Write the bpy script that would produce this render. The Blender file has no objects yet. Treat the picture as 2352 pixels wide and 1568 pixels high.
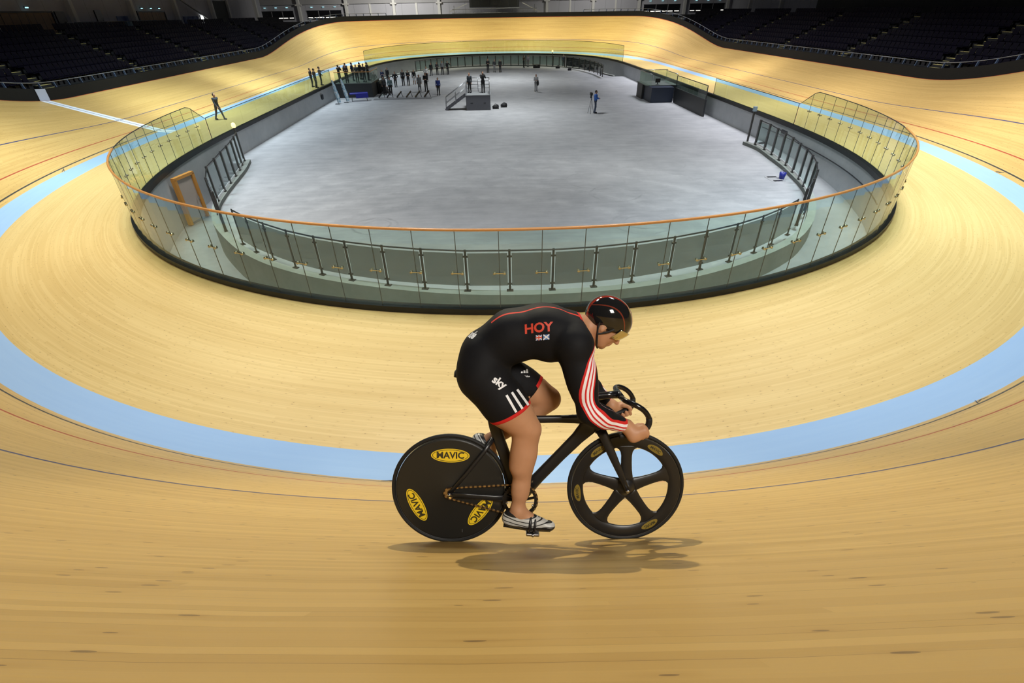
import bpy, bmesh, math, random
import numpy as np
from mathutils import Vector, Matrix
from mathutils.bvhtree import BVHTree

SC = bpy.context.scene
COL = SC.collection
PI = math.pi
random.seed(7)

# ------------------------------------------------------------------ camera
CAMPOS = Vector((-1.123, -54.794, 6.265))
YAW, PITCH, ROLL, FPX = math.radians(2.014), math.radians(34.109), math.radians(1.066), 1122.968
_f = Vector((math.sin(YAW)*math.cos(PITCH), math.cos(YAW)*math.cos(PITCH), -math.sin(PITCH)))
_r = Vector((math.cos(YAW), -math.sin(YAW), 0))
_d = _f.cross(_r)
_r2 = _r*math.cos(ROLL) + _d*math.sin(ROLL)
_d2 = _d*math.cos(ROLL) - _r*math.sin(ROLL)
cd = bpy.data.cameras.new('camera')
cd.sensor_width = 36.0
cd.sensor_fit = 'HORIZONTAL'
cd.lens = 36.0*FPX/2352.0
cd.clip_start = 0.05
cd.clip_end = 400
cam = bpy.data.objects.new('viewpoint', cd)
m = Matrix((( _r2.x, -_d2.x, -_f.x, CAMPOS.x), (_r2.y, -_d2.y, -_f.y, CAMPOS.y), (_r2.z, -_d2.z, -_f.z, CAMPOS.z), (0, 0, 0, 1)))
cam.matrix_world = m
COL.objects.link(cam)
SC.camera = cam

# ------------------------------------------------------------------ world, lights, exposure
SC.view_settings.view_transform = 'Standard'
SC.view_settings.look = 'None'
SC.view_settings.gamma = 1.0
SC.view_settings.use_curve_mapping = False
SC.view_settings.exposure = 0.0
w = bpy.data.worlds.new('world')
SC.world = w
w.use_nodes = True
w.node_tree.nodes['Background'].inputs[0].default_value = (0.75, 0.82, 1.0, 1)
w.node_tree.nodes['Background'].inputs[1].default_value = 0.03

def area_lamp(loc, target, size, power, color=(1, 1, 1), spread=150, size_y=None):
    l = bpy.data.lights.new('lamp', 'AREA')
    l.shape = 'RECTANGLE'
    l.size = size
    l.size_y = size_y or size
    l.energy = power
    l.color = color
    l.spread = math.radians(spread)
    o = bpy.data.objects.new('hall_lamp', l)
    o.location = loc
    o.rotation_euler = (Vector(target)-Vector(loc)).to_track_quat('-Z', 'Y').to_euler()
    COL.objects.link(o)
    return o

def spot_lamp(loc, target, radius, power, angle, blend=0.6, color=(1, 1, 1)):
    l = bpy.data.lights.new('spot', 'SPOT')
    l.energy = power
    l.color = color
    l.spot_size = math.radians(angle)
    l.spot_blend = blend
    l.shadow_soft_size = radius
    o = bpy.data.objects.new('hall_spotlight', l)
    o.location = loc
    o.rotation_euler = (Vector(target)-Vector(loc)).to_track_quat('-Z', 'Y').to_euler()
    COL.objects.link(o)
    return o

# (position, aim, size or radius, power, colour) for every lamp group of the hall and the added fill
PW = dict(key=1.0, left=1.0, right=1.15, pool_left=1.0, pool_right=.68, bend_left=1.2, bend_right=1.75, bend_mid=1.05, far=1.1, mid_near=.75, mid_far=1.2, wash_left=.6, wash_right=.45, back=1.05, start=1.8)
# key lamp that throws the rider's shadow up the near banking
spot_lamp((-1.9, -27.0, 16.9), (-0.8, -52.3, 3.2), 0.22, 18500*PW['key'], 26, 0.9, (1.0, 0.89, 0.62))
# two rows of lamps above the straights
for yy in (-30, -15, 0, 15, 30):
    area_lamp((-19, yy, 13), (-23, yy, 0), 2.0, 1100*PW['left'], (.86, 1.0, 1.08), 110, 4.0)
    area_lamp((19, yy, 13), (23, yy, 0), 2.0, 1050*PW['right'], (.98, 1.0, 1.06), 110, 4.0)
# brighter pools on the straights
for yy, pw in ((3.0, 6500), (34.0, 2000)):
    spot_lamp((-20.5, yy-2, 13), (-25.2, yy, .4), .5, pw*PW['pool_left']*1.1, 54, 1.0, (.80, 1.0, 1.02))
    spot_lamp((20.5, yy-2, 13), (25.2, yy, .4), .5, pw*PW['pool_right'], 54, 1.0, (1.0, 1.0, 1.0))
spot_lamp((-20.5, -13, 13), (-25.2, -11, .4), .5, 3500*PW['start'], 60, 1.0, (.82, 1.0, 1.0))
# lamps above the two bends
for a in (-52, -18, 18, 52):
    ar = math.radians(a)
    k_ = PW['bend_mid'] if abs(a) < 20 else (PW['bend_left'] if a < 0 else PW['bend_right'])
    area_lamp((16*math.sin(ar), -27-16*math.cos(ar), 13), (20*math.sin(ar), -27-19*math.cos(ar), 0), 2.0, 600*k_, (1.0, 0.98, 0.90) if a < -20 else (.95, 1.0, 1.05) if a < 20 else (.84, 1.0, 1.08), 110, 3.0)
    area_lamp((17*math.sin(ar), 27+17*math.cos(ar), 13), (23*math.sin(ar), 27+23*math.cos(ar), 0), 2.0, 950*PW['far'], (1.0, 1.0, 0.80), 110, 3.0)
# cooler lamps above the infield
for xx in (-9, 9):
    area_lamp((xx, -25, 15), (xx, -26, 0), 4.0, 900*PW['mid_near'], (0.95, 1.0, 1.0), 110)
for yy in (-6, 20):
    area_lamp((0, yy, 15), (0, yy, 0), 4.0, 1000*PW['mid_far'], (0.95, 1.0, 1.0), 110)
# wall washers at the far end
area_lamp((-16, 50, 13), (-20, 66, 6), 3.0, 2600*PW['wash_left'], (1.0, 0.99, 0.95), 130)
area_lamp((20, 50, 13), (24, 66, 6), 3.0, 1500*PW['wash_right'], (1.0, 0.99, 0.95), 130)
# unseen fill lamp behind the near bend, added to light the rider's outer side
area_lamp((2.5, -60.5, 15), (0, -52, 3), 3.0, 620*PW['back'], (1.0, 0.95, 0.86), 120)

# ------------------------------------------------------------------ node helpers
def mat(name, color=(0.5, 0.5, 0.5), rough=0.5, metal=0.0, spec=0.5, emit=None, estr=0.0, coat=0.0):
    mt = bpy.data.materials.new(name)
    mt.use_nodes = True
    b = mt.node_tree.nodes['Principled BSDF']
    b.inputs['Base Color'].default_value = (*color, 1)
    b.inputs['Roughness'].default_value = rough
    b.inputs['Metallic'].default_value = metal
    b.inputs['Specular IOR Level'].default_value = spec
    b.inputs['Coat Weight'].default_value = coat
    if emit:
        b.inputs['Emission Color'].default_value = (*emit, 1)
        b.inputs['Emission Strength'].default_value = estr
    return mt

class NG:
    """tiny helper to write node graphs as expressions"""
    def __init__(s, mt):
        s.nt = mt.node_tree
        s.b = s.nt.nodes['Principled BSDF']
    def n(s, typ, **kw):
        nd = s.nt.nodes.new(typ)
        for k, v in kw.items():
            setattr(nd, k, v)
        return nd
    def put(s, sock, v):
        if isinstance(v, bpy.types.NodeSocket):
            s.nt.links.new(v, sock)
        elif isinstance(v, (tuple, list)):
            sock.default_value = (*v, 1) if (len(v) == 3 and len(sock.default_value) == 4) else v
        else:
            sock.default_value = v
    def m(s, op, a, b=0.0, c=0.0):
        nd = s.n('ShaderNodeMath', operation=op)
        s.put(nd.inputs[0], a); s.put(nd.inputs[1], b); s.put(nd.inputs[2], c)
        return nd.outputs[0]
    def mix(s, f, a, b, blend='MIX'):
        nd = s.n('ShaderNodeMix', data_type='RGBA', blend_type=blend)
        s.put(nd.inputs[0], f); s.put(nd.inputs[6], a); s.put(nd.inputs[7], b)
        return nd.outputs[2]
    def noise(s, vec, scale=5.0, detail=2.0, rough=0.5):
        nd = s.n('ShaderNodeTexNoise')
        if vec is not None: s.put(nd.inputs['Vector'], vec)
        nd.inputs['Scale'].default_value = scale
        nd.inputs['Detail'].default_value = detail
        nd.inputs['Roughness'].default_value = rough
        return nd.outputs[0]
    def ramp(s, f, lo, hi):
        nd = s.n('ShaderNodeMapRange')
        s.put(nd.inputs[0], f); nd.inputs[1].default_value = lo; nd.inputs[2].default_value = hi
        nd.clamp = True
        return nd.outputs[0]
    def xyz(s, x, y, z=0.0):
        nd = s.n('ShaderNodeCombineXYZ')
        s.put(nd.inputs[0], x); s.put(nd.inputs[1], y); s.put(nd.inputs[2], z)
        return nd.outputs[0]
    def sep(s, v):
        nd = s.n('ShaderNodeSeparateXYZ')
        s.put(nd.inputs[0], v)
        return nd.outputs
    def uv(s):
        return s.n('ShaderNodeUVMap', uv_map='UVMap').outputs[0]
    def obj(s):
        return s.n('ShaderNodeTexCoord').outputs['Object']
    def attr(s, name):
        return s.n('ShaderNodeAttribute', attribute_name=name).outputs['Fac']
    def base(s, c): s.put(s.b.inputs['Base Color'], c)
    def roughness(s, c): s.put(s.b.inputs['Roughness'], c)
    def bump(s, h, strength=0.3, dist=0.01):
        nd = s.n('ShaderNodeBump')
        nd.inputs['Strength'].default_value = strength
        nd.inputs['Distance'].default_value = dist
        s.put(nd.inputs['Height'], h)
        s.put(s.b.inputs['Normal'], nd.outputs[0])

# ------------------------------------------------------------------ mesh helpers
class MB:
    """collects shapes and links them as one mesh object"""
    def __init__(s):
        s.v = []; s.f = []; s.mi = []; s.sm = []; s.uv = {}
    def add(s, verts, faces, mi=0, smooth=False):
        k = len(s.v)
        s.v += [tuple(p) for p in verts]
        s.f += [tuple(i+k for i in f) for f in faces]
        s.mi += [mi]*len(faces); s.sm += [smooth]*len(faces)
        return s
    def box(s, c, d, rot=None, mi=0, bev=0.0):
        hx, hy, hz = d[0]/2, d[1]/2, d[2]/2
        b = min(bev, hx*.9, hy*.9, hz*.9)
        if b <= 0:
            vs = [Vector((x*hx, y*hy, z*hz)) for x in (-1, 1) for y in (-1, 1) for z in (-1, 1)]
            fs = [(0, 1, 3, 2), (4, 6, 7, 5), (0, 4, 5, 1), (2, 3, 7, 6), (0, 2, 6, 4), (1, 5, 7, 3)]
        else:
            bm = bmesh.new()
            bmesh.ops.create_cube(bm, size=1)
            for v in bm.verts: v.co = Vector((v.co.x*d[0], v.co.y*d[1], v.co.z*d[2]))
            bmesh.ops.bevel(bm, geom=bm.edges[:], offset=b, segments=2, affect='EDGES', profile=.5)
            bm.verts.index_update()
            vs = [v.co.copy() for v in bm.verts]; fs = [tuple(v.index for v in f.verts) for f in bm.faces]
            bm.free()
        if rot is not None:
            vs = [rot @ p for p in vs]
        c = Vector(c)
        return s.add([p+c for p in vs], fs, mi)
    def bar(s, a, b, wdt, hgt, mi=0, up=(0, 0, 1), bev=0.0):
        a = Vector(a); b = Vector(b); x = (b-a); L = x.length; x.normalize()
        u = Vector(up); y = u.cross(x)
        if y.length < 1e-4: y = Vector((0, 1, 0)).cross(x)
        y.normalize(); z = x.cross(y)
        R = Matrix((x, y, z)).transposed()
        return s.box((a+b)/2, (L, wdt, hgt), R, mi, bev)
    def tube(s, pts, r, n=8, mi=0, caps=True, closed=False, flat=None):
        pts = [Vector(p) for p in pts]
        rs = r if isinstance(r, (list, tuple)) else [r]*len(pts)
        N = len(pts); vs = []
        prev = None
        for i, p in enumerate(pts):
            if closed: t = pts[(i+1) % N]-pts[i-1]
            else: t = pts[min(i+1, N-1)]-pts[max(i-1, 0)]
            t.normalize()
            if prev is None:
                a = Vector((0, 0, 1)) if abs(t.z) < .9 else Vector((0, 1, 0))
                y = a.cross(t).normalized()
            else:
                y = (prev-t*prev.dot(t)).normalized()
            prev = y; z = t.cross(y)
            rr = rs[i]
            ra, rb = (rr if isinstance(rr, (tuple, list)) else (rr, rr))
            for k in range(n):
                an = 2*PI*k/n
                vs.append(p+y*(math.cos(an)*ra)+z*(math.sin(an)*rb))
        fs = []
        for i in range(N if closed else N-1):
            j = (i+1) % N
            for k in range(n):
                l = (k+1) % n
                fs.append((i*n+k, i*n+l, j*n+l, j*n+k))
        if caps and not closed:
            fs.append(tuple(range(n-1, -1, -1))); fs.append(tuple((N-1)*n+k for k in range(n)))
        return s.add(vs, fs, mi, True)
    def lathe(s, prof, axis='z', c=(0, 0, 0), n=48, mi=0, closed=False):
        vs = []; c = Vector(c)
        for (r, h) in prof:
            for k in range(n):
                a = 2*PI*k/n
                x, y = r*math.cos(a), r*math.sin(a)
                p = {'z': (x, y, h), 'y': (x, h, y), 'x': (h, x, y)}[axis]
                vs.append(Vector(p)+c)
        fs = []
        M = len(prof)
        for i in range(M if closed else M-1):
            j = (i+1) % M
            for k in range(n):
                l = (k+1) % n
                f = (i*n+k, i*n+l, j*n+l, j*n+k)
                fs.append(f if axis != 'y' else f[::-1])
        return s.add(vs, fs, mi, True)
    def prism(s, poly, axis_o, ax, ay, az, depth, mi=0):
        """polygon in the plane (ax, ay), extruded by depth along az"""
        o = Vector(axis_o); ax = Vector(ax); ay = Vector(ay); az = Vector(az)
        n = len(poly)
        vs = [o+ax*p[0]+ay*p[1] for p in poly]+[o+ax*p[0]+ay*p[1]+az*depth for p in poly]
        fs = [tuple(range(n-1, -1, -1)), tuple(range(n, 2*n))]+[(i, (i+1) % n, n+(i+1) % n, n+i) for i in range(n)]
        return s.add(vs, fs, mi)
    def ellipsoid(s, c, r, nu=16, nv=10, mi=0, rot=None):
        vs = []; fs = []
        for j in range(nv+1):
            t = PI*j/nv
            for i in range(nu):
                a = 2*PI*i/nu
                p = Vector((r[0]*math.sin(t)*math.cos(a), r[1]*math.sin(t)*math.sin(a), r[2]*math.cos(t)))
                if rot is not None: p = rot @ p
                vs.append(p+Vector(c))
        for j in range(nv):
            for i in range(nu):
                k = (i+1) % nu
                fs.append((j*nu+i, (j+1)*nu+i, (j+1)*nu+k, j*nu+k))
        return s.add(vs, fs, mi, True)
    def build(s, name, mats, parent=None, loc=None, fix=True):
        me = bpy.data.meshes.new(name)
        me.from_pydata(s.v, [], s.f)
        if not isinstance(mats, (list, tuple)): mats = [mats]
        for mm in mats: me.materials.append(mm)
        me.polygons.foreach_set('material_index', s.mi)
        me.polygons.foreach_set('use_smooth', s.sm)
        me.update()
        if fix:
            bm = bmesh.new(); bm.from_mesh(me)
            bmesh.ops.remove_doubles(bm, verts=bm.verts, dist=1e-5)
            bmesh.ops.recalc_face_normals(bm, faces=bm.faces)
            bm.to_mesh(me); bm.free()
        return link(name, me, parent, loc)

def link(name, me, parent=None, loc=None):
    o = bpy.data.objects.new(name, me)
    COL.objects.link(o)
    if parent is not None: o.parent = parent
    if loc is not None: o.location = loc
    return o

def tag(o, label, cat, group=None, kind=None):
    o['label'] = label; o['category'] = cat
    if group: o['group'] = group
    if kind: o['kind'] = kind
    return o

def struct(o):
    o['kind'] = 'structure'
    return o

def thing(name, label, cat, loc=(0, 0, 0), rz=0.0, group=None):
    o = bpy.data.objects.new(name, None)
    o.empty_display_size = 0.2
    o.location = loc
    o.rotation_euler = (0, 0, rz)
    COL.objects.link(o)
    return tag(o, label, cat, group)

def copy_tree(o, parent=None):
    c = o.copy(); COL.objects.link(c)
    if parent is not None: c.parent = parent
    for ch in o.children: copy_tree(ch, c)
    return c

# ------------------------------------------------------------------ signed-distance surfaces (bodies)
def sd_cone(P, a, b, ra, rb):
    a = np.asarray(a, np.float32); b = np.asarray(b, np.float32)
    ab = b-a; L2 = float(ab @ ab)+1e-12
    ap = P-a
    t = np.clip((ap @ ab)/L2, 0, 1)
    d = ap-t[..., None]*ab
    return np.sqrt((d*d).sum(-1))-(ra+(rb-ra)*t)

def sd_ell(P, c, r, R):
    q = P-np.asarray(c, np.float32)
    if R is not None: q = q @ np.asarray(R, np.float32)
    r = np.asarray(r, np.float32)
    k0 = np.sqrt(((q/r)**2).sum(-1)); k1 = np.sqrt(((q/(r*r))**2).sum(-1))+1e-9
    return k0*(k0-1)/k1

def field(prims, lo, hi, vox, grow=0.0, with_id=False):
    n = [int(math.ceil((hi[i]-lo[i])/vox))+1 for i in range(3)]
    ax = [lo[i]+vox*np.arange(n[i], dtype=np.float32) for i in range(3)]
    D = np.full(n, 0.5, np.float32)
    ID = np.zeros(n, np.int16) if with_id else None
    M = np.full(n, 0.5, np.float32) if with_id else None
    for pr in prims:
        if pr['t'] == 'cone':
            a, b = np.array(pr['a']), np.array(pr['b']); R = max(pr['ra'], pr['rb'])
            l, h = np.minimum(a, b)-R, np.maximum(a, b)+R
        else:
            c = np.array(pr['c']); R = max(pr['r'])
            l, h = c-R, c+R
        pad = pr.get('k', .02)+grow+2.5*vox
        i0 = [max(0, int((l[i]-pad-lo[i])/vox)) for i in range(3)]
        i1 = [min(n[i], int((h[i]+pad-lo[i])/vox)+2) for i in range(3)]
        if any(i1[i] <= i0[i] for i in range(3)): continue
        sl = tuple(slice(i0[i], i1[i]) for i in range(3))
        P = np.stack(np.meshgrid(*[ax[i][i0[i]:i1[i]] for i in range(3)], indexing='ij'), -1)
        d = sd_cone(P, pr['a'], pr['b'], pr['ra'], pr['rb']) if pr['t'] == 'cone' else sd_ell(P, pr['c'], pr['r'], pr.get('R'))
        d = d-grow
        if with_id:
            mm = d < M[sl]
            ID[sl] = np.where(mm, pr.get('id', 0), ID[sl]); M[sl] = np.where(mm, d, M[sl])
        k = pr.get('k', .02)
        e = D[sl]
        hh = np.maximum(k-np.abs(e-d), 0)/k
        D[sl] = np.minimum(e, d)-hh*hh*k*.25
    return D, ax, ID

def surface_nets(D, lo, vox):
    s = D < 0
    n = D.shape
    c = [s[i:n[0]-1+i, j:n[1]-1+j, k:n[2]-1+k] for i in (0, 1) for j in (0, 1) for k in (0, 1)]
    tot = sum(x.astype(np.int8) for x in c)
    act = (tot > 0) & (tot < 8)
    idx = np.full(act.shape, -1, np.int64)
    cells = np.argwhere(act)
    idx[act] = np.arange(len(cells))
    acc = np.zeros((len(cells), 3), np.float64); cnt = np.zeros(len(cells))
    I, J, K = cells.T
    corners = [(i, j, k) for i in (0, 1) for j in (0, 1) for k in (0, 1)]
    for a in range(8):
        for b in range(a+1, 8):
            df = [corners[b][i]-corners[a][i] for i in range(3)]
            if sum(abs(x) for x in df) != 1: continue
            da = D[I+corners[a][0], J+corners[a][1], K+corners[a][2]]
            db = D[I+corners[b][0], J+corners[b][1], K+corners[b][2]]
            mk = (da < 0) != (db < 0)
            t = np.where(mk, da/(da-db+1e-20), 0)
            for ax in range(3):
                acc[:, ax] += np.where(mk, corners[a][ax]+t*df[ax], 0)
            cnt += mk
    V = (cells+acc/cnt[:, None])*vox+np.asarray(lo)
    F = []
    for ax in range(3):
        u, w_ = (ax+1) % 3, (ax+2) % 3
        s0 = [slice(None)]*3; s1 = [slice(None)]*3
        s0[ax] = slice(0, n[ax]-1); s1[ax] = slice(1, n[ax])
        A, B = s[tuple(s0)], s[tuple(s1)]
        e = np.argwhere(A != B)
        ok = (e[:, u] > 0) & (e[:, w_] > 0) & (e[:, u] < n[u]-1) & (e[:, w_] < n[w_]-1)
        e = e[ok]
        flip = A[tuple(e.T)]
        q = []
        for (du, dw) in ((-1, -1), (0, -1), (0, 0), (-1, 0)):
            x = e.copy(); x[:, u] += du; x[:, w_] += dw
            q.append(idx[tuple(x.T)])
        q = np.stack(q, 1)
        q[~flip] = q[~flip][:, ::-1]
        F.append(q)
    return V, np.concatenate(F)

def smooth_v(V, F, it=2, lam=.5):
    for _ in range(it):
        acc = np.zeros_like(V); cnt = np.zeros(len(V))
        for a, b in ((0, 1), (1, 2), (2, 3), (3, 0)):
            np.add.at(acc, F[:, a], V[F[:, b]]); np.add.at(acc, F[:, b], V[F[:, a]])
            np.add.at(cnt, F[:, a], 1); np.add.at(cnt, F[:, b], 1)
        V = V+lam*(acc/np.maximum(cnt, 1)[:, None]-V)
    return V

def np_mesh(name, V, F, mats, mi=None):
    me = bpy.data.meshes.new(name)
    me.from_pydata(V.tolist(), [], F.tolist())
    for mm in (mats if isinstance(mats, (list, tuple)) else [mats]): me.materials.append(mm)
    if mi is not None: me.polygons.foreach_set('material_index', np.asarray(mi, np.int32))
    me.polygons.foreach_set('use_smooth', np.ones(len(F), bool))
    me.update()
    return me

def cone(a, b, ra, rb, k=.03, id=0): return dict(t='cone', a=a, b=b, ra=ra, rb=rb, k=k, id=id)
def ell(c, r, R=None, k=.03, id=0): return dict(t='ell', c=c, r=r, R=R, k=k, id=id)
def bounds(prims, pad=.05):
    lo = np.full(3, 1e9); hi = -lo
    for p in prims:
        if p['t'] == 'cone':
            R = max(p['ra'], p['rb']); pts = [np.array(p['a']), np.array(p['b'])]
        else:
            R = max(p['r']); pts = [np.array(p['c'])]
        for x in pts:
            lo = np.minimum(lo, x-R); hi = np.maximum(hi, x+R)
    return lo-pad, hi+pad
# ------------------------------------------------------------------ track geometry
LS, LT, QL = 16.621, 22.269, 62.25
BS, BC, WC, KC, BE, EX = math.radians(15.75), math.radians(45.75), 0.788, 0.327, 1.0685, 0.0387
RIM = 6.75
_n = 800
_s = np.linspace(0, QL, _n)
_kap = (PI/2)/(LT/2+QL-LS-LT)
_u = np.clip((_s-LS)/LT, 0, 1)
_th = np.concatenate([[0], np.cumsum((_u[1:]+_u[:-1])/2*_kap*(_s[1]-_s[0]))])
_th *= (PI/2)/_th[-1]
_tx, _ty = -np.sin(_th), np.cos(_th)
_x = np.concatenate([[0], np.cumsum((_tx[1:]+_tx[:-1])/2*(_s[1]-_s[0]))])
_y = np.concatenate([[0], np.cumsum((_ty[1:]+_ty[:-1])/2*(_s[1]-_s[0]))])
_x = _x-_x[-1]
_us = (_u*_u*(3-2*_u))**BE
LOOP = 4*QL

def station(S):
    """point, outward normal and bend fraction at loop length S (0 = middle of the right straight, anticlockwise)"""
    S = S % LOOP
    q = int(S//QL); r = S-q*QL
    s = r if q % 2 == 0 else QL-r
    x = float(np.interp(s, _s, _x)); y = float(np.interp(s, _s, _y)); th = float(np.interp(s, _s, _th)); u = float(np.interp(s, _s, _us))
    nx, ny = math.cos(th), math.sin(th)
    if q == 1: x, nx = -x, -nx
    elif q == 2: x, nx, y, ny = -x, -nx, -y, -ny
    elif q == 3: y, ny = -y, -ny
    return x, y, nx, ny, u, s
def place(S, h, z):
    x, y, nx, ny, u, s = station(S)
    return (x+nx*h, y+ny*h, z)
def bank(o, u):
    b = BS+(BC-BS)*u
    h = o*math.cos(b)
    return h, h*math.tan(b)+EX*u*max(0.0, h-1.75)**2
def cote(u):
    return -WC*math.tan(KC*(BS+(BC-BS)*u))
def dbar(s):
    return float(np.interp(s, [0, 15, 25, 35, 40, 46, 52, 58, 62.25], [4.64, 4.74, 4.80, 4.85, 4.88, 5.0, 5.2, 5.36, 5.42]))
KERB_W = 0.25

def sweep(name, Ss, prof, mats, mis=None, closed_loop=False, closed_prof=False, uv=True, caps=False, parent=None, smooth=True):
    """prof(u, s) -> list of (h, z[, v])"""
    vs = []; uvs = []
    for S in Ss:
        x, y, nx, ny, u, s = station(S)
        pr = prof(S) if prof.__code__.co_argcount == 1 else prof(u, s)
        for p in pr:
            vs.append((x+nx*p[0], y+ny*p[0], p[1])); uvs.append((S, p[2] if len(p) > 2 else p[0]))
    m = len(pr); N = len(Ss); fs = []; mi = []
    if closed_loop:
        vs += vs[:m]; uvs += [(Ss[0]+LOOP, q[1]) for q in uvs[:m]]; N += 1
    for i in range(N-1):
        for k in range(m if closed_prof else m-1):
            l = (k+1) % m
            fs.append((i*m+k, i*m+l, (i+1)*m+l, (i+1)*m+k)); mi.append(mis[k] if mis else 0)
    if caps and closed_prof:
        fs.append(tuple(range(m))); mi.append(0); fs.append(tuple((N-1)*m+k for k in range(m-1, -1, -1))); mi.append(0)
    me = bpy.data.meshes.new(name)
    me.from_pydata(vs, [], fs)
    for mm in (mats if isinstance(mats, (list, tuple)) else [mats]): me.materials.append(mm)
    me.polygons.foreach_set('material_index', mi)
    me.polygons.foreach_set('use_smooth', [smooth]*len(fs))
    if uv:
        l = me.uv_layers.new(name='UVMap')
        vi = np.zeros(len(me.loops), np.int32); me.loops.foreach_get('vertex_index', vi)
        l.data.foreach_set('uv', np.array(uvs, np.float32)[vi].ravel())
    me.update()
    if closed_prof:
        bm = bmesh.new(); bm.from_mesh(me)
        bmesh.ops.recalc_face_normals(bm, faces=bm.faces); bm.to_mesh(me); bm.free()
    return link(name, me, parent)

def srange(a, b, step):
    n = max(1, int(math.ceil(abs(b-a)/step)))
    return [a+(b-a)*i/n for i in range(n+1)]
ALL = [LOOP*i/500 for i in range(500)]

# ------------------------------------------------------------------ materials of the hall
def wood_mat(name, dark, light, knot=1.0, finish=True):
    mt = mat(name, light, 0.42, 0, 0.35)
    g = NG(mt)
    uv = g.sep(g.uv()); u, v = uv[0], uv[1]
    pl = g.m('FLOOR', g.m('DIVIDE', v, 0.046))
    wn = g.n('ShaderNodeTexWhiteNoise', noise_dimensions='2D')
    joint = g.m('FLOOR', g.m('DIVIDE', g.m('ADD', u, g.m('MULTIPLY', g.m('SINE', g.m('MULTIPLY', pl, 12.9898)), 43.7)), 4.2))
    g.put(wn.inputs['Vector'], g.xyz(pl, joint))
    tint = wn.outputs['Value']
    grain = g.noise(g.xyz(g.m('MULTIPLY', u, 1.1), g.m('MULTIPLY', v, 70.0)), 1.0, 3, .6)
    broad = g.noise(g.xyz(g.m('MULTIPLY', u, .12), g.m('MULTIPLY', v, 1.6)), 1.0, 3, .55)
    f = g.m('ADD', g.m('MULTIPLY', tint, .30), g.m('ADD', g.m('MULTIPLY', grain, .32), .12))
    f = g.m('ADD', f, g.m('MULTIPLY', g.m('SUBTRACT', broad, .5), .5))
    col = g.mix(g.ramp(f, .1, .85), dark, light)
    # thin gaps between boards
    fr = g.m('FRACT', g.m('DIVIDE', v, 0.046))
    gap = g.m('LESS_THAN', fr, 0.05)
    col = g.mix(g.m('MULTIPLY', gap, g.m('MULTIPLY', g.ramp(g.noise(g.xyz(g.m('MULTIPLY', u, .25), g.m('MULTIPLY', pl, 3.7)), 1.0, 1), .48, .62), .55)), col, (dark[0]*.35, dark[1]*.3, dark[2]*.25))
    # knots: short dark flecks lying along the boards
    vo = g.n('ShaderNodeTexVoronoi', voronoi_dimensions='2D', feature='F1')
    vo.inputs['Scale'].default_value = 1.0
    g.put(vo.inputs['Vector'], g.xyz(g.m('MULTIPLY', u, 3.1), g.m('MULTIPLY', v, 11.0)))
    rs = g.sep(vo.outputs['Color'])
    size = g.m('MULTIPLY', g.ramp(rs[0], .45, 1.0), .085*knot)
    kn = g.m('LESS_THAN', vo.outputs['Distance'], size)
    soft = g.ramp(vo.outputs['Distance'], .0, .25)
    halo = g.m('MULTIPLY', g.m('SUBTRACT', 1.0, soft), g.m('MULTIPLY', g.m('GREATER_THAN', rs[0], .6), .22))
    col = g.mix(halo, col, (dark[0]*.7, dark[1]*.55, dark[2]*.4))
    col = g.mix(g.m('MULTIPLY', kn, .62), col, (.10, .055, .03))
    if finish:
        # white finishing strip with its dark centre line, across the home straight
        du = g.m('ABSOLUTE', g.m('SUBTRACT', u, 2*QL+19.05))
        col = g.mix(g.m('LESS_THAN', du, .36), col, (.82, .84, .88))
        col = g.mix(g.m('LESS_THAN', du, .035), col, (.05, .06, .12))
    g.base(col)
    g.roughness(g.m('ADD', .36, g.m('MULTIPLY', grain, .16)))
    g.bump(g.m('SUBTRACT', grain, g.m('MULTIPLY', gap, 1.0)), .06, .004)
    return mt

WOOD = wood_mat('track_pine', (.46, .278, .082), (.68, .455, .160), 1.0)
WOOD_APRON = wood_mat('apron_pine', (.58, .395, .140), (.75, .555, .235), .75, False)
def blue_mat():
    mt = mat('blue_band_paint', (.30, .47, .70), .45, 0, .35)
    g = NG(mt)
    uv = g.sep(g.uv()); u, v = uv[0], uv[1]
    n1 = g.noise(g.xyz(g.m('MULTIPLY', u, .5), g.m('MULTIPLY', v, 9.0)), 1.0, 3, .5)
    col = g.mix(n1, (.285, .435, .645), (.335, .49, .68))
    du = g.m('ABSOLUTE', g.m('SUBTRACT', u, 2*QL+19.05))
    col = g.mix(g.m('LESS_THAN', du, .36), col, (.82, .84, .88))
    col = g.mix(g.m('LESS_THAN', du, .035), col, (.05, .06, .12))
    g.base(col)
    return mt
BLUE_BAND = blue_mat()
LINE_BLACK = mat('line_black', (.045, .04, .032), .5)
LINE_RED = mat('line_red', (.36, .055, .02), .5)
LINE_BLUE = mat('line_blue', (.035, .045, .13), .5)
RIM_RED = mat('rim_red', (.45, .10, .03), .5)

def concrete(name, a, b, sc=1.0, rough=.8):
    mt = mat(name, a, rough, 0, .25)
    g = NG(mt)
    o = g.obj()
    n1 = g.noise(o, .35*sc, 4, .6); n2 = g.noise(o, 2.3*sc, 5, .65); n3 = g.noise(o, 30*sc, 2, .5)
    f = g.m('ADD', g.m('MULTIPLY', n1, .55), g.m('MULTIPLY', n2, .35))
    f = g.m('ADD', f, g.m('MULTIPLY', n3, .12))
    g.base(g.mix(g.ramp(f, .35, .68), a, b))
    g.bump(n3, .1, .01)
    return mt
CONC_WALL = concrete('wall_concrete', (.38, .40, .42), (.48, .50, .51))
CONC_KERB = concrete('kerb_concrete', (.30, .32, .29), (.40, .41, .38), 2)
CONC_DARK = concrete('retaining_concrete', (.12, .135, .125), (.18, .19, .175), 1)
CONC_RAMP = concrete('ramp_concrete', (.27, .27, .28), (.36, .36, .37))
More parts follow.
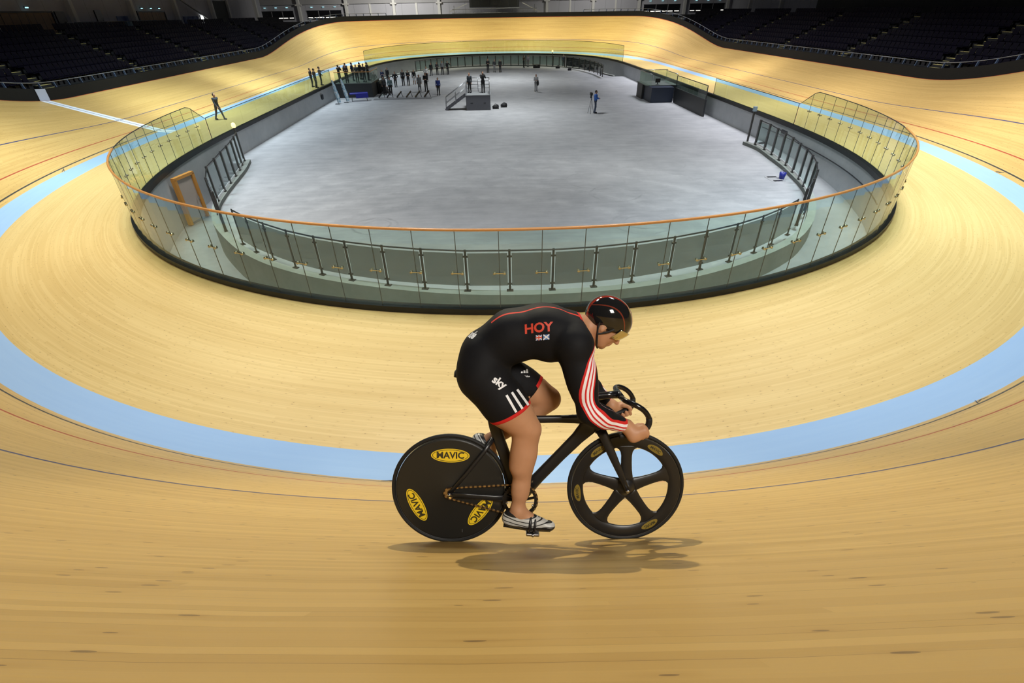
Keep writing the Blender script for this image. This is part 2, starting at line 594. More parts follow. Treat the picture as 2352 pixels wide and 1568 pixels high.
def floor_shading():
    mt = mat('infield_concrete', (.5, .5, .52), .62, 0, .3)
    g = NG(mt)
    o = g.obj(); p = g.sep(o); x, y = p[0], p[1]
    n1 = g.noise(o, .16, 4, .6); n2 = g.noise(o, 1.1, 5, .65)
    sw = g.noise(g.xyz(g.m('MULTIPLY', x, .45), g.m('MULTIPLY', y, 2.4)), 1.0, 4, .6)
    f = g.m('ADD', g.m('MULTIPLY', n1, .45), g.m('MULTIPLY', n2, .3))
    f = g.m('ADD', f, g.m('MULTIPLY', sw, .30))
    col = g.mix(g.ramp(f, .38, .66), (.36, .365, .385), (.56, .56, .575))
    # polished sweeping arcs left by the floor machine, and a few round tyre scuffs
    def ring(cx, cy, r, wd, amt, c, col):
        dx = g.m('SUBTRACT', x, cx); dy = g.m('SUBTRACT', y, cy)
        d = g.m('SQRT', g.m('ADD', g.m('MULTIPLY', dx, dx), g.m('MULTIPLY', dy, dy)))
        d = g.m('ADD', d, g.m('MULTIPLY', g.m('SUBTRACT', n2, .5), .5))
        k = g.m('SUBTRACT', 1.0, g.ramp(g.m('ABSOLUTE', g.m('SUBTRACT', d, r)), 0, wd))
        k = g.m('MULTIPLY', k, g.m('MULTIPLY', g.ramp(n2, .42, .6), amt))
        return g.mix(k, col, c)
    D = (.17, .17, .18); L = (.68, .68, .69)
    for (cx, cy, r, wd, a) in ((-6.4, -33.6, 1.0, .10, .5), (-6.3, -33.5, .6, .08, .5), (5.4, -34.3, 1.25, .10, .45), (5.5, -34.2, .8, .08, .45), (5.2, -30.0, 1.3, .1, .35), (4.6, -27.6, 1.6, .1, .3), (9.2, -24.6, 1.4, .08, .3)):
        col = ring(cx, cy, r, wd, a, D, col)
    for r in (9, 11, 12.6, 14.5, 16.5):
        col = ring(-2.0, -39.0, r, .5, .35, L, col)
    g.base(col)
    return mt
FLOOR_M = floor_shading()
BLACK_BOARD = mat('black_board', (.008, .008, .0075), .7, 0, .15)
KERB_BLACK = mat('kerb_black', (.009, .0095, .0105), .42, 0, .35)
DARK_STEEL = mat('dark_steel', (.045, .048, .055), .4, .6)
GREY_STEEL = mat('grey_steel', (.35, .36, .38), .35, .8)
CHROME = mat('chrome', (.75, .75, .76), .12, 1.0)
RAIL_WOOD = mat('handrail_timber', (.52, .24, .07), .35, 0, .5)
WHITE_P = mat('white_paint', (.75, .76, .80), .5)

def glass_mat(name, tint, refl=.9, veil=.012):
    mt = bpy.data.materials.new(name); mt.use_nodes = True
    nt = mt.node_tree
    for nd in list(nt.nodes): nt.nodes.remove(nd)
    out = nt.nodes.new('ShaderNodeOutputMaterial')
    tr = nt.nodes.new('ShaderNodeBsdfTransparent'); tr.inputs[0].default_value = (*tint, 1)
    gl = nt.nodes.new('ShaderNodeBsdfGlossy'); gl.inputs['Roughness'].default_value = 0.02
    gl.inputs['Color'].default_value = (refl, refl, refl, 1)
    lw = nt.nodes.new('ShaderNodeLayerWeight'); lw.inputs[0].default_value = .5
    ge = nt.nodes.new('ShaderNodeNewGeometry')
    def mm(op, a, b):
        nd = nt.nodes.new('ShaderNodeMath'); nd.operation = op
        for i, q in enumerate((a, b)):
            if isinstance(q, float): nd.inputs[i].default_value = q
            else: nt.links.new(q, nd.inputs[i])
        return nd.outputs[0]
    fr = mm('ADD', mm('MULTIPLY', mm('POWER', lw.outputs['Facing'], 5.0), .9), .035)
    fr = mm('MULTIPLY', fr, mm('SUBTRACT', 1.0, ge.outputs['Backfacing']))
    mx = nt.nodes.new('ShaderNodeMixShader')
    df = nt.nodes.new('ShaderNodeBsdfDiffuse'); df.inputs[0].default_value = (.72, .88, .86, 1)
    m2 = nt.nodes.new('ShaderNodeMixShader'); m2.inputs[0].default_value = veil
    nt.links.new(tr.outputs[0], m2.inputs[1]); nt.links.new(df.outputs[0], m2.inputs[2])
    nt.links.new(fr, mx.inputs[0]); nt.links.new(m2.outputs[0], mx.inputs[1]); nt.links.new(gl.outputs[0], mx.inputs[2])
    nt.links.new(mx.outputs[0], out.inputs[0])
    return mt
GLASS = glass_mat('barrier_glass', (.82, .895, .83))
GLASS_THIN = glass_mat('railing_glass', (.84, .93, .91), .9, .03)

# ------------------------------------------------------------------ the track
def rim_o(S):
    x, y, nx, ny, u, s = station(S)
    return RIM+(.75*u if y < 0 else 0.0)
OB = [0.0, .17, .225, .875, .925, 1.6, 2.475, 2.53, 3.3, 4.2, 5.1, 6.0, RIM-.07, RIM]
TM = [0, 1, 0, 2, 0, 0, 3, 0, 0, 0, 0, 0, 4]
def track_prof(S):
    u = station(S)[4]; k = rim_o(S)/RIM
    return [(*bank(o*(k if o > 3 else 1), u), o*(k if o > 3 else 1)) for o in OB]
track = struct(sweep('floor_track_banking', ALL, track_prof, [WOOD, LINE_BLACK, LINE_RED, LINE_BLUE, RIM_RED], TM, True))
def cote_prof(u, s):
    return [(-WC, cote(u), -WC), (-WC/2, cote(u)*.5, -WC/2), (0, 0, 0)]
struct(sweep('floor_blue_band', ALL, cote_prof, BLUE_BAND, None, True))
def apron_prof(u, s):
    d = dbar(s); z0 = cote(u)
    return [(-d-.02+(d-WC+.02)*t, -.1+(z0+.1)*t, -d+(d-WC)*t) for t in (0, .25, .5, .75, 1)]
struct(sweep('floor_apron', ALL, apron_prof, WOOD_APRON, None, True))

# short distance marks beside the black measuring line
MARK = mat('mark_paint', (.05, .05, .05), .5)
for i, (S, ln) in enumerate(((3*QL+(QL-54.4), .22), (2*QL+28.8, .3), (3*QL+(QL-34.2), .3), (2*QL+59.2, .16))):
    mb = MB()
    for j in range(3 if i in (0, 3) else 2):
        o0 = .02+.05*j
        pts = []
        for (ds, o) in ((0, .16-.05*j), (ln, .0+.04*j), (ln, -.02+.04*j), (0, .13-.05*j)):
            x, y, nx, ny, u, s = station(S+ds+.12*j)
            h, z = bank(max(o, 0), u) if o > 0 else (o, o*math.tan(KC*(BS+(BC-BS)*u)))
            pts.append((x+nx*h, y+ny*h, z+.004))
        pts2 = [(p[0], p[1], p[2]+.003) for p in pts]
        mb.add(pts+pts2, [(3, 2, 1, 0), (4, 5, 6, 7), (0, 1, 5, 4), (1, 2, 6, 5), (2, 3, 7, 6), (3, 0, 4, 7)])
    struct(mb.build('trim_distance_mark', MARK))

# ------------------------------------------------------------------ perimeter fence above the banking
FENCE = srange(-(QL-28.0)+0.0, 2*QL+QL-27.5-.0, 1.0)
FENCE = srange(-33.5, 2*QL+33.5, .9)
def fence_prof(S):
    u = station(S)[4]
    h, z = bank(rim_o(S), u)
    return [(h+.01, z-.05), (h+.01, z+.68), (h+.13, z+.68), (h+.13, z-.3)]
struct(sweep('wall_perimeter_fence', FENCE, fence_prof, BLACK_BOARD, None, False, True, True, True, None, False))
# white end of the finish line painted on a pad on the fence
def pad_prof(u, s):
    h, z = bank(RIM, u)
    return [(h-.015, z+.0), (h-.015, z+.67), (h+.008, z+.67), (h+.008, z+.0)]
PADM = mat('finish_pad', (.36, .39, .47), .5)
tag(sweep('finish_line_pad', srange(2*QL+18.6, 2*QL+19.4, .2), pad_prof, PADM, None, False, True, False, True, None, False),
    'white finish line pad on the black fence at the far left edge', 'pad')

def spectator_rail(name, Sa, Sb, label):
    t = thing(name, label, 'railing', (0, 0, 0))
    def pt(S, dh, dz):
        x, y, nx, ny, u, s = station(S)
        h, z = bank(rim_o(S), u)
        return (x+nx*(h+dh), y+ny*(h+dh), z+dz)
    MB().tube([pt(S, .42, 1.0) for S in srange(Sa, Sb, 1.0)], .028, 8).build('top_rail', GREY_STEEL, t)
    n = int(abs(Sb-Sa)/1.25)
    brk = mat('bracket_paint', (.10, .14, .22), .45, .3)
    for i in range(n+1):
        S = Sa+(Sb-Sa)*i/n
        a = Vector(pt(S, .36, .66)); b = Vector(pt(S, .42, .98))
        x, y, nx, ny, u, s = station(S)
        MB().bar(a, b, .05, .12, up=(nx, ny, 0)).build('post', brk, t)
    return t
spectator_rail('spectator_railing', -32, 48, 'thin grey handrail on blue brackets along the right stand')
spectator_rail('spectator_railing', 2*QL-46, 2*QL+31, 'thin grey handrail on short brackets along the left stand')

# ------------------------------------------------------------------ kerb and infield wall
def kerb_prof(u, s):
    d = dbar(s)
    return [(-d, -.16), (-d, .06), (-d-KERB_W, .06), (-d-KERB_W, -.16)]
struct(sweep('trim_apron_kerb', ALL, kerb_prof, KERB_BLACK, None, True, True, True, False, None, False))
def wall_prof(u, s):
    d = dbar(s)
    return [(-d-.16, -.15), (-d-.16, -3.1), (-d-.05, -3.1), (-d-.05, -.15)]
struct(sweep('wall_infield', ALL, wall_prof, CONC_WALL, None, True, True, True, False, None, False))

# ------------------------------------------------------------------ infield floor with sunken walkways at both ends
def catmull(P, n=6):
    P = [Vector(p) for p in P]; out = []
    for i in range(len(P)-1):
        p0, p1, p2, p3 = P[max(i-1, 0)], P[i], P[i+1], P[min(i+2, len(P)-1)]
        for k in range(n):
            t = k/n
            out.append(.5*((2*p1)+(p2-p0)*t+(2*p0-5*p1+4*p2-p3)*t*t+(3*p1-p0-3*p2+p3)*t**3))
    out.append(P[-1])
    return out
NEAR = [(16.45, -20.2), (16.62, -22.0), (16.35, -24.0), (16.0, -26.4), (15.6, -28.2), (15.1, -30.2), (14.3, -32.3), (13.1, -34.4), (12.0, -35.9),
        (10.59, -37.3), (8.26, -38.82), (5.87, -39.92), (3.36, -40.6), (.69, -40.82), (-2.04, -40.65), (-4.5, -40.1), (-7.04, -39.2), (-9.15, -38.05), (-10.72, -36.8), (-12.0, -35.4),
        (-13.6, -33.2), (-14.7, -30.9), (-15.25, -28.9), (-15.6, -27.2), (-15.9, -25.6), (-16.3, -23.6), (-16.85, -21.6)]
NEARC = [Vector((p.x, p.y, 0)) for p in catmull([(a, b, 0) for a, b in NEAR], 4)]
FARC = [Vector((-p.x*.985, -p.y, 0)) for p in NEARC]
FZ = -1.6
def wall_in(y, side):
    """x of the infield wall at y on the straights"""
    best = min((abs(place(S, 0, 0)[1]-y), S) for S in (srange(-30, 30, .5) if side > 0 else srange(2*QL-30, 2*QL+30, .5)))
    S = best[1]
    return place(S, -dbar(station(S)[5])-.16, 0)[0]
poly = [(p.x, p.y) for p in NEARC]
poly += [(wall_in(y, -1), y) for y in (-21.6, -18, -12, -6, 0, 6, 12, 18, 20.2)]
poly += [(p.x, p.y) for p in FARC]
poly += [(wall_in(y, 1), y) for y in (21.6, 18, 12, 6, 0, -6, -12, -18, -20.2)]
bm = bmesh.new()
vs = [bm.verts.new((x, y, FZ)) for x, y in poly]
es = [bm.edges.new((vs[i], vs[(i+1) % len(vs)])) for i in range(len(vs))]
bmesh.ops.triangle_fill(bm, use_beauty=True, edges=es)
bmesh.ops.recalc_face_normals(bm, faces=bm.faces)
for f in bm.faces:
    if f.normal.z < 0: f.normal_flip()
me = bpy.data.meshes.new('floor_infield'); bm.to_mesh(me); bm.free(); me.materials.append(FLOOR_M)
struct(link('floor_infield', me))

def kerbline(name, line, zt, zb, w_=.32, m_=CONC_KERB):
    """upstand and retaining wall along a plan line"""
    n = len(line); vs = []; fs = []
    for i, p in enumerate(line):
        t = (line[min(i+1, n-1)]-line[max(i-1, 0)]).normalized()
        nn = Vector((t.y, -t.x, 0))
        if nn.dot(Vector((p.x, p.y-(-27 if p.y < 0 else 27), 0))) > 0: nn = -nn
        q = p+nn*w_
        vs += [(p.x, p.y, zb), (p.x, p.y, zt), (q.x, q.y, zt), (q.x, q.y, zb)]
    for i in range(n-1):
        for k in range(4):
            fs.append((i*4+k, i*4+(k+1) % 4, (i+1)*4+(k+1) % 4, (i+1)*4+k))
    mb = MB().add(vs, fs)
    mb.mi = [1 if k % 4 in (2, 3) else 0 for k in range(len(fs))]
    mb.add(vs[:4]+vs[-4:], [(0, 1, 2, 3), (7, 6, 5, 4)])
    return struct(mb.build(name, [m_, CONC_DARK]))
kerbline('trim_near_upstand', NEARC, -1.4, -3.1)
kerbline('trim_far_upstand', FARC, -1.45, -3.1)

def walkway(name, line, sgn):
    n = len(line); vs = []; uv = []; fs = []
    for i, p in enumerate(line):
        t = i/(n-1)
        c = Vector((0, sgn*27.0, 0)); dr = (p-c).normalized()
        z = FZ-1.15*min(1, max(0, t-.04)/.55) if t < .9 else FZ-1.15
        k = 1.0
        a = Vector((p.x, p.y, z)); b = a+dr*6.4
        # trim the outer edge to the infield wall
        S0 = min(((Vector(place(S, -dbar(station(S)[5])-.05, 0))-a).cross(dr).length + (50 if (Vector(place(S, -dbar(station(S)[5])-.05, 0))-a).dot(dr) < 0 else 0), S) for S in WSAMP)
        w_ = Vector(place(S0[1], -dbar(station(S0[1])[5])-.05, 0))
        L = (w_-Vector((p.x, p.y, 0))).length
        b = a+dr*L
        vs += [a, b]
    for i in range(n-1): fs.append((2*i, 2*i+1, 2*i+3, 2*i+2))
    return struct(MB().add(vs, fs).build(name, CONC_RAMP))
WSAMP = srange(0, LOOP, .4)
walkway('floor_near_walkway', NEARC, -1)
walkway('floor_far_walkway', FARC, 1)
# drop from the gates of the walkway to the floor edge
# hand cable along the wall of the ramp at the right
def pipe(name, Ss, h_off, z, r, m_, label, cat):
    pts = []
    for S in Ss:
        s = station(S)[5]
        pts.append(place(S, -dbar(s)-.16-h_off, z))
    o = MB().tube(pts, r, 6).build(name, m_)
    tag(o, label, cat)
    return o
pipe('wall_handrail', srange(-38, -19, .8), .07, -.75, .03, DARK_STEEL, 'dark pipe handrail fixed along the curved right ramp wall', 'handrail')
tag(MB().box((17.92, -21.9, -.62), (.12, .75, .4), None, 0, .02).build('wall_box', DARK_STEEL), 'dark metal box on the right infield wall behind the railing', 'box')
tag(MB().box((-17.98, 1.15, -.75), (.1, .5, .45), None, 0, .02).build('wall_box', DARK_STEEL), 'small dark socket box on the left infield wall', 'box')

# ------------------------------------------------------------------ glass barriers round both ends
def barrier(Sa, Sb, ztop, name, label, step, rail_mat, rail_r, clips=True, slope=0.0, split=None):
    def zt(S):
        if not slope: return ztop
        return ztop-.85*(1-min(1, max(0, min(S-Sa, Sb-S)/slope)))
    t = thing(name, label, 'barrier')
    def P(S, z, dh=0.0):
        s = station(S)[5]
        return place(S, -dbar(s)-.09-dh, z)
    n = int(round((Sb-Sa)/(step))); 
    for i in range(n):
        a = Sa+(Sb-Sa)*(i)/n; b = Sa+(Sb-Sa)*(i+1)/n
        g_ = .012/2+.004
        vs = []
        for S in (a+g_, (a+b)/2, b-g_):
            for (dh, z) in ((0, .06), (0, zt(S)), (.016, zt(S)), (.016, .06)): vs.append(P(S, z, dh))
        fs = []
        for j in range(2):
            for k in range(4): fs.append((j*4+k, j*4+(k+1) % 4, j*4+4+(k+1) % 4, j*4+4+k))
        fs += [(0, 1, 2, 3), (11, 10, 9, 8)]
        MB().add(vs, fs).build('glass_panel', GLASS, t)
        if i:
            # dark silicone joint seen between two panes
            MB().bar(P(a, .06, .008), P(a, zt(a), .008), .012, .018, up=(1, 0, 0)).build('joint', SEAL, t) if step < 2 else None
        if clips and i:
            x, y, nx, ny, u, s = station(a)
            tv = Vector((-ny, nx, 0)); c = Vector(P(a, 1.02, -.02)); nv = Vector((nx, ny, 0))
            mb = MB()
            mb.bar(c-tv*.12, c+tv*.12, .02, .018, up=(nx, ny, 0))
            for q in (-1, 1):
                cc = c+tv*.12*q
                mb.tube([cc+nv*.022, cc-nv*.07], .036, 10)
            mb.build('glass_clip', CLIPM, t)
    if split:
        for (a, b, m_, r_) in ((Sa, Sa+split, DARK_STEEL, .018), (Sa+split, Sb-split, rail_mat, rail_r), (Sb-split, Sb, DARK_STEEL, .018)):  # end runs of the timber rail darkened to paint in their backlit shade
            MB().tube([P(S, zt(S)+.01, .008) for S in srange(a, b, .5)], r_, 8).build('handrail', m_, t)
    else:
        MB().tube([P(S, zt(S)+.01, .008) for S in srange(Sa, Sb, .6)], rail_r, 8).build('handrail', rail_mat, t)
    for S in ((Sa, Sb) if not slope else ()):
        MB().bar(P(S, .06, .008), P(S, zt(S), .008), .03, .03, up=(1, 0, 0)).build('end_post', DARK_STEEL, t)
    return t
SEAL = mat('glass_seal', (.07, .08, .075), .5)
CLIPM = mat('clip_brass', (.50, .45, .30), .25, .9)
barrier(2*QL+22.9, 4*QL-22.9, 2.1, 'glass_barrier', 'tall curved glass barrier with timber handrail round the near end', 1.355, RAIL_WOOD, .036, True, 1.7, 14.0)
barrier(23.5, 2*QL-23.5, 1.95, 'glass_barrier', 'tall curved glass barrier round the far end of the infield', 2.72, DARK_STEEL, .025, False)
barrier(2*QL-7.0+1.2, 2*QL+22.8, 1.25, 'glass_barrier', 'low straight glass barrier along the left edge of the infield', 2.6, DARK_STEEL, .02, False)
barrier(-22.8, -9.2, 1.25, 'glass_barrier', 'low straight glass barrier along the right edge of the infield', 2.6, DARK_STEEL, .02, False)
# ------------------------------------------------------------------ seating stands on both long sides
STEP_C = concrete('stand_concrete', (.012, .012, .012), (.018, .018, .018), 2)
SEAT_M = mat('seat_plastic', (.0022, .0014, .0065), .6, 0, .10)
SEAT_D = mat('seat_frame', (.01, .01, .012), .5)
NOSE_Y = mat('nosing_yellow', (.40, .34, .13), .6)
NR, ROW_D, ROW_H, X0, Z0 = 8, .80, .375, 30.5, 2.45
AISLES = [-28.0, -17.0, -6.05, 4.9, 15.8, 26.7, 37.6]
AW = 1.15
def seat_mesh():
    mb = MB()
    mb.box((0, 0, .43), (.42, .44, .05), None, 0, .02)
    mb.box((.20, 0, .66), (.05, .44, .40), Matrix.Rotation(.16, 3, 'Y'), 0, .02)
    mb.box((.05, 0, .21), (.06, .34, .42), None, 1)
    o = mb.build('stand_seat', [SEAT_M, SEAT_D])
    return o
seat0 = seat_mesh()
SEATME = seat0.data
spots = []
for side in (-1, 1):
    for r in range(NR):
        x = side*(X0+ROW_D*r+.25); z = Z0+ROW_H*r
        ys = [a for a in AISLES]
        edges = [-33.0]+AISLES+[47.0]
        for b in range(len(edges)-1):
            y0 = edges[b]+(AW/2 if b else 0); y1 = edges[b+1]-(AW/2 if b < len(edges)-2 else 0)
            n = int((y1-y0)/.5)
            for k in range(n):
                y = y0+(y1-y0)*(k+.5)/n
                spots.append((side, x, y, z))
def in_view(x, y, z):
    p = Vector((x, y, z))-CAMPOS
    c = p.dot(_f)
    if c < 1: return None
    X = 1176+FPX*p.dot(_r2)/c; Y = 784+FPX*p.dot(_d2)/c
    return c if (-20 < X < 2372 and -20 < Y < 1600) else None
vis = sorted([(in_view(x, y, z+.5), side, x, y, z) for side, x, y, z in spots if in_view(x, y, z+.5)])
near, rest = vis[:300], vis[300:]
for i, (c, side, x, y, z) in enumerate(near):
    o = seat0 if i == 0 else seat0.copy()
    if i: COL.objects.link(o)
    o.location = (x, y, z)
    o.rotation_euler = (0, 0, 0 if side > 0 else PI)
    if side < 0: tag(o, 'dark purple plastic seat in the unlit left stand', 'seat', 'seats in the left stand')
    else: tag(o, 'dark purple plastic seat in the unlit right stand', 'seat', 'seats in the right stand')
mb = MB()
SV = [v.co.copy() for v in SEATME.vertices]; SF = [tuple(p.vertices) for p in SEATME.polygons]; SMI = [p.material_index for p in SEATME.polygons]
sv = np.array([tuple(v) for v in SV]); allv = []; allf = []; allm = []
for i, (c, side, x, y, z) in enumerate(rest):
    q = sv*np.array([side, side, 1])+np.array([x, y, z])
    allv.append(q); allf += [tuple(k+i*len(sv) for k in f) for f in SF]; allm += SMI
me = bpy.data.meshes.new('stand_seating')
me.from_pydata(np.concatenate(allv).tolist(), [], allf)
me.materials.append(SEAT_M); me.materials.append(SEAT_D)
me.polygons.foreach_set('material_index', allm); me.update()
tag(link('stand_seating', me), 'rows of dark purple seats filling the stands beyond the nearest seats', 'seats', None, 'stuff')

for side, nm in ((-1, 'left'), (1, 'right')):
    mb = MB()
    for r in range(NR):
        x0 = X0+ROW_D*r-.2; z = Z0+ROW_H*r
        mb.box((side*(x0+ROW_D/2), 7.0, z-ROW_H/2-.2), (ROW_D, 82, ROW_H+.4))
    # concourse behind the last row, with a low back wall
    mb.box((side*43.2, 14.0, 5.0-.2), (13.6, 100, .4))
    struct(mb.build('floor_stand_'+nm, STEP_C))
    for k, ya in enumerate(AISLES):
        order = ['nearest', 'second', 'third', 'fourth', 'fifth', 'sixth', 'farthest'][k]
        t = thing('aisle_steps', '%s flight of yellow edged aisle steps in the %s stand, counted from the camera' % (order, nm), 'steps', (side*X0, ya, Z0), 0)
        for r in range(NR):
            z = ROW_H*r
            st = MB()
            st.box((side*(ROW_D*r+.38-.2), 0, z+.09), (.40, AW-.1, .18))
            st.build('step', STEP_C, t)
            ns = MB()
            ns.box((side*(ROW_D*r+.20-.2), 0, z+.186), (.10, AW-.1, .02))
            ns.box((side*(ROW_D*r-.06-.12), 0, z+.012), (.10, AW-.1, .02))
            ns.box((side*(ROW_D*r+.42-.2), 0, z+.186), (.04, AW-.1, .02))
            ns.build('nosing', NOSE_Y, t)

# ------------------------------------------------------------------ hall walls
def panel_mat(name, a, b, pw=3.2):
    mt = mat(name, a, .6, 0, .3)
    g = NG(mt)
    p = g.sep(g.obj())
    f = g.m('FRACT', g.m('DIVIDE', g.m('ADD', p[0], p[1]), pw))
    n1 = g.noise(g.obj(), .25, 3, .5)
    col = g.mix(n1, a, b)
    col = g.mix(g.m('MULTIPLY', g.m('LESS_THAN', f, .02), .5), col, (a[0]*.4, a[1]*.4, a[2]*.4))
    g.base(col)
    return mt
PANEL = panel_mat('wall_panel', (.46, .45, .47), (.54, .53, .55))
PANEL_UP = panel_mat('wall_panel_upper', (.36, .35, .34), (.42, .41, .40), .4)
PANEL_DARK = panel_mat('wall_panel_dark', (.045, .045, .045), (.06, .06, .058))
COLUMN = mat('column_white', (.72, .70, .64), .5)
DARK_OPEN = mat('dark_opening', (.01, .01, .012), .3, 0, .5)
struct(MB().box((0, 66.2, 6.4), (110, .4, 2.8)).box((0, 66.15, 3.0), (110, .4, 4.2)).build('wall_far', PANEL))
struct(MB().box((0, 66.25, 11.8), (110, .3, 8.0)).box((0, 66.0, 7.86), (110, .5, .12), None, 0).build('wall_far_upper', PANEL_UP))
struct(MB().box((-46.2, 14, 8.0), (.4, 104, 12)).build('wall_left', PANEL))
struct(MB().box((50.2, 48, 8.0), (.4, 36, 12)).build('wall_right', PANEL))
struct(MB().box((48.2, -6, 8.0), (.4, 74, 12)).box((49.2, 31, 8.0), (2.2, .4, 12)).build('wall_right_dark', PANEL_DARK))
k = 0
for x in (-38.4, -29.0, -19.5, -10.4, 11.5, 21.0, 30.5, 40.0, 49.0):
    k += 1
    struct(MB().box((x, 65.7, 8.0), (.55, .6, 12), None, 0, .04).box((x, 65.6, 7.75), (1.2, .5, .25)).build('trim_%d' % k, COLUMN))
for y in (0.2, 11.0, 22.0, 32.6, 44.0, 50.0, 62.5):
    k += 1
    struct(MB().box((-45.75, y, 8.0), (.6, .55, 12), None, 0, .04).build('trim_%d' % k, COLUMN))
for y in (57, 45):
    k += 1
    struct(MB().box((49.75, y, 8.0), (.6, .55, 12), None, 0, .04).build('trim_%d' % k, COLUMN))
# slim mid posts of the cladding on the far wall
for x in (-24.3, -15.0, 16.3, 25.7):
    k += 1
    struct(MB().box((x, 65.92, 6.4), (.35, .2, 2.8)).build('trim_%d' % k, COLUMN))
# dark recess with a passage in the left wall
struct(MB().box((-45.9, 47.0, 6.6), (.3, 5.4, 3.4)).build('wall_recess', PANEL_DARK))

LAMP_STRIP = mat('strip_light', (.9, .9, .85), .5, 0, .5, (1, .96, .88), 1.2)
BLUE_SPOT = mat('blue_downlight', (.3, .6, .7), .5, 0, .5, (.45, .85, .95), 1.3)
FRAME_D = mat('window_frame', (.03, .03, .035), .4, .3)
def hall_window(n, xa, xb):
    w = MB().box(((xa+xb)/2, 65.93, 6.08), (xb-xa, .12, 1.35)).build('window_%d' % n, DARK_OPEN)
    struct(w)
    L = xb-xa
    for i in range(3):
        c = xa+L*(i+.5)/3
        MB().box((c-L*.09, 65.85, 5.62), (L*.13, .05, .13)).box((c+L*.09, 65.85, 5.62), (L*.13, .05, .13)).build('lit_shelf', LAMP_STRIP, w)
        MB().box((c, 65.85, 6.15), (.35, .05, .10)).build('inner_bar', FRAME_D, w)
    for i in range(1, 3):
        MB().box((xa+L*i/3, 65.85, 6.08), (.10, .08, 1.35)).build('mullion', PANEL_UP, w)
    MB().box(((xa+xb)/2, 65.85, 6.78), (L+.2, .1, .08)).box(((xa+xb)/2, 65.85, 5.40), (L+.2, .1, .06)).build('window_frame', FRAME_D, w)
for n, (a, b) in enumerate(((-46.2, -39.8), (-37.0, -30.2), (31.6, 39.1), (41.2, 48.4))):
    hall_window(n+1, a, b)
    for q, f_ in enumerate((.16, .5, .84)):
        ds = thing('downlight', ['left', 'middle', 'right'][q]+' small blue downlight above the '+['leftmost', 'second from left', 'third from left', 'rightmost'][n]+' dark window of the far wall', 'light', (a+(b-a)*f_, 65.9, 7.42))
        MB().tube([(0, .05, 0), (0, -.12, -.03)], .10, 10).build('housing', GREY_STEEL, ds)
        MB().box((0, -.16, -.05), (.42, .05, .10), None, 0, .02).build('lens', BLUE_SPOT, ds)
# left wall: brown shutters, door, posters, bright slot
SHUT = mat('shutter_timber', (.13, .075, .035), .5)
g = NG(SHUT); p_ = g.sep(g.obj())
g.base(g.mix(g.m('LESS_THAN', g.m('FRACT', g.m('MULTIPLY', p_[1], 1.0)), .07), (.30, .175, .08), (.10, .06, .035)))
def shutter(y0, y1, label):
    t = thing('kiosk_shutter', label, 'shutter', (-45.9, (y0+y1)/2, 5.0))
    L = y1-y0
    for i in range(4):
        MB().box((.05, -L/2+L*(i+.5)/4, .9), (.1, L/4-.05, 1.75), None, 0, .01).build('leaf', SHUT, t)
    MB().box((.08, 0, 1.84), (.2, L+.3, .14)).box((.08, -L/2-.08, .9), (.2, .14, 1.8)).box((.08, L/2+.08, .9), (.2, .14, 1.8)).build('frame', DARK_STEEL, t)
shutter(-5.0, 8.0, 'long brown timber shutter at the far left of the hall wall')
shutter(23.1, 29.4, 'shorter brown timber shutter on the left hall wall beside a white column')
dr = struct(MB().box((-45.93, 15.5, 6.0), (.14, 1.1, 2.0)).build('door_1', DARK_OPEN))
MB().box((-45.83, 15.9, 6.0), (.06, .05, .14)).build('door_handle', GREY_STEEL, dr)
dr = struct(MB().box((-45.93, 9.3, 5.9), (.14, 1.3, 2.0)).build('door_2', DARK_OPEN))
MB().box((-45.83, 9.7, 5.9), (.06, .05, .14)).build('door_handle', GREY_STEEL, dr)
BANNER = mat('banner_blue', (.03, .06, .22), .6)
g = NG(BANNER); g.base(g.mix(g.ramp(g.noise(g.obj(), 1.4, 2), .4, .6), (.02, .045, .18), (.10, .14, .30)))
tag(MB().box((-45.94, 19.8, 5.85), (.08, 2.2, 1.1)).build('banner', BANNER), 'blue banner on the left hall wall before the shorter shutter', 'banner')
tag(MB().box((-45.94, 36.6, 5.75), (.08, 4.4, 1.0)).build('banner', BANNER), 'blue banner on the left hall wall beside the bright slot window', 'banner')
w = struct(MB().box((-45.93, 40.1, 5.75), (.10, .95, 1.15)).build('window_5', mat('daylight_slot', (1, 1, 1), .5, 0, .5, (.95, 1, 1), 3.0)))
MB().box((-45.9, 39.58, 5.75), (.14, .08, 1.25)).box((-45.9, 40.62, 5.75), (.14, .08, 1.25)).build('window_frame', FRAME_D, w)
for grp, ys in (('the long brown shutter', (-2.6, 1.5, 5.0)), ('the shorter brown shutter', (24.3, 26.4, 28.4))):
    for q, y in enumerate(ys):
        ds = thing('downlight', ['left', 'middle', 'right'][q]+' small blue downlight on the left wall above '+grp, 'light', (-45.9, y, 7.25))
        MB().tube([(-.05, 0, 0), (.12, 0, -.03)], .10, 10).build('housing', GREY_STEEL, ds)
        MB().box((.16, 0, -.05), (.05, .42, .10), None, 0, .02).build('lens', BLUE_SPOT, ds)
# sloping roof brace in front of the left wall
tag(MB().bar((-45.3, 33.0, 8.6), (-45.3, 42.5, 5.3), .18, .18, 0, (1, 0, 0)).build('brace', PANEL_UP), 'slanting grey steel brace crossing the left wall above the bright slot', 'brace')
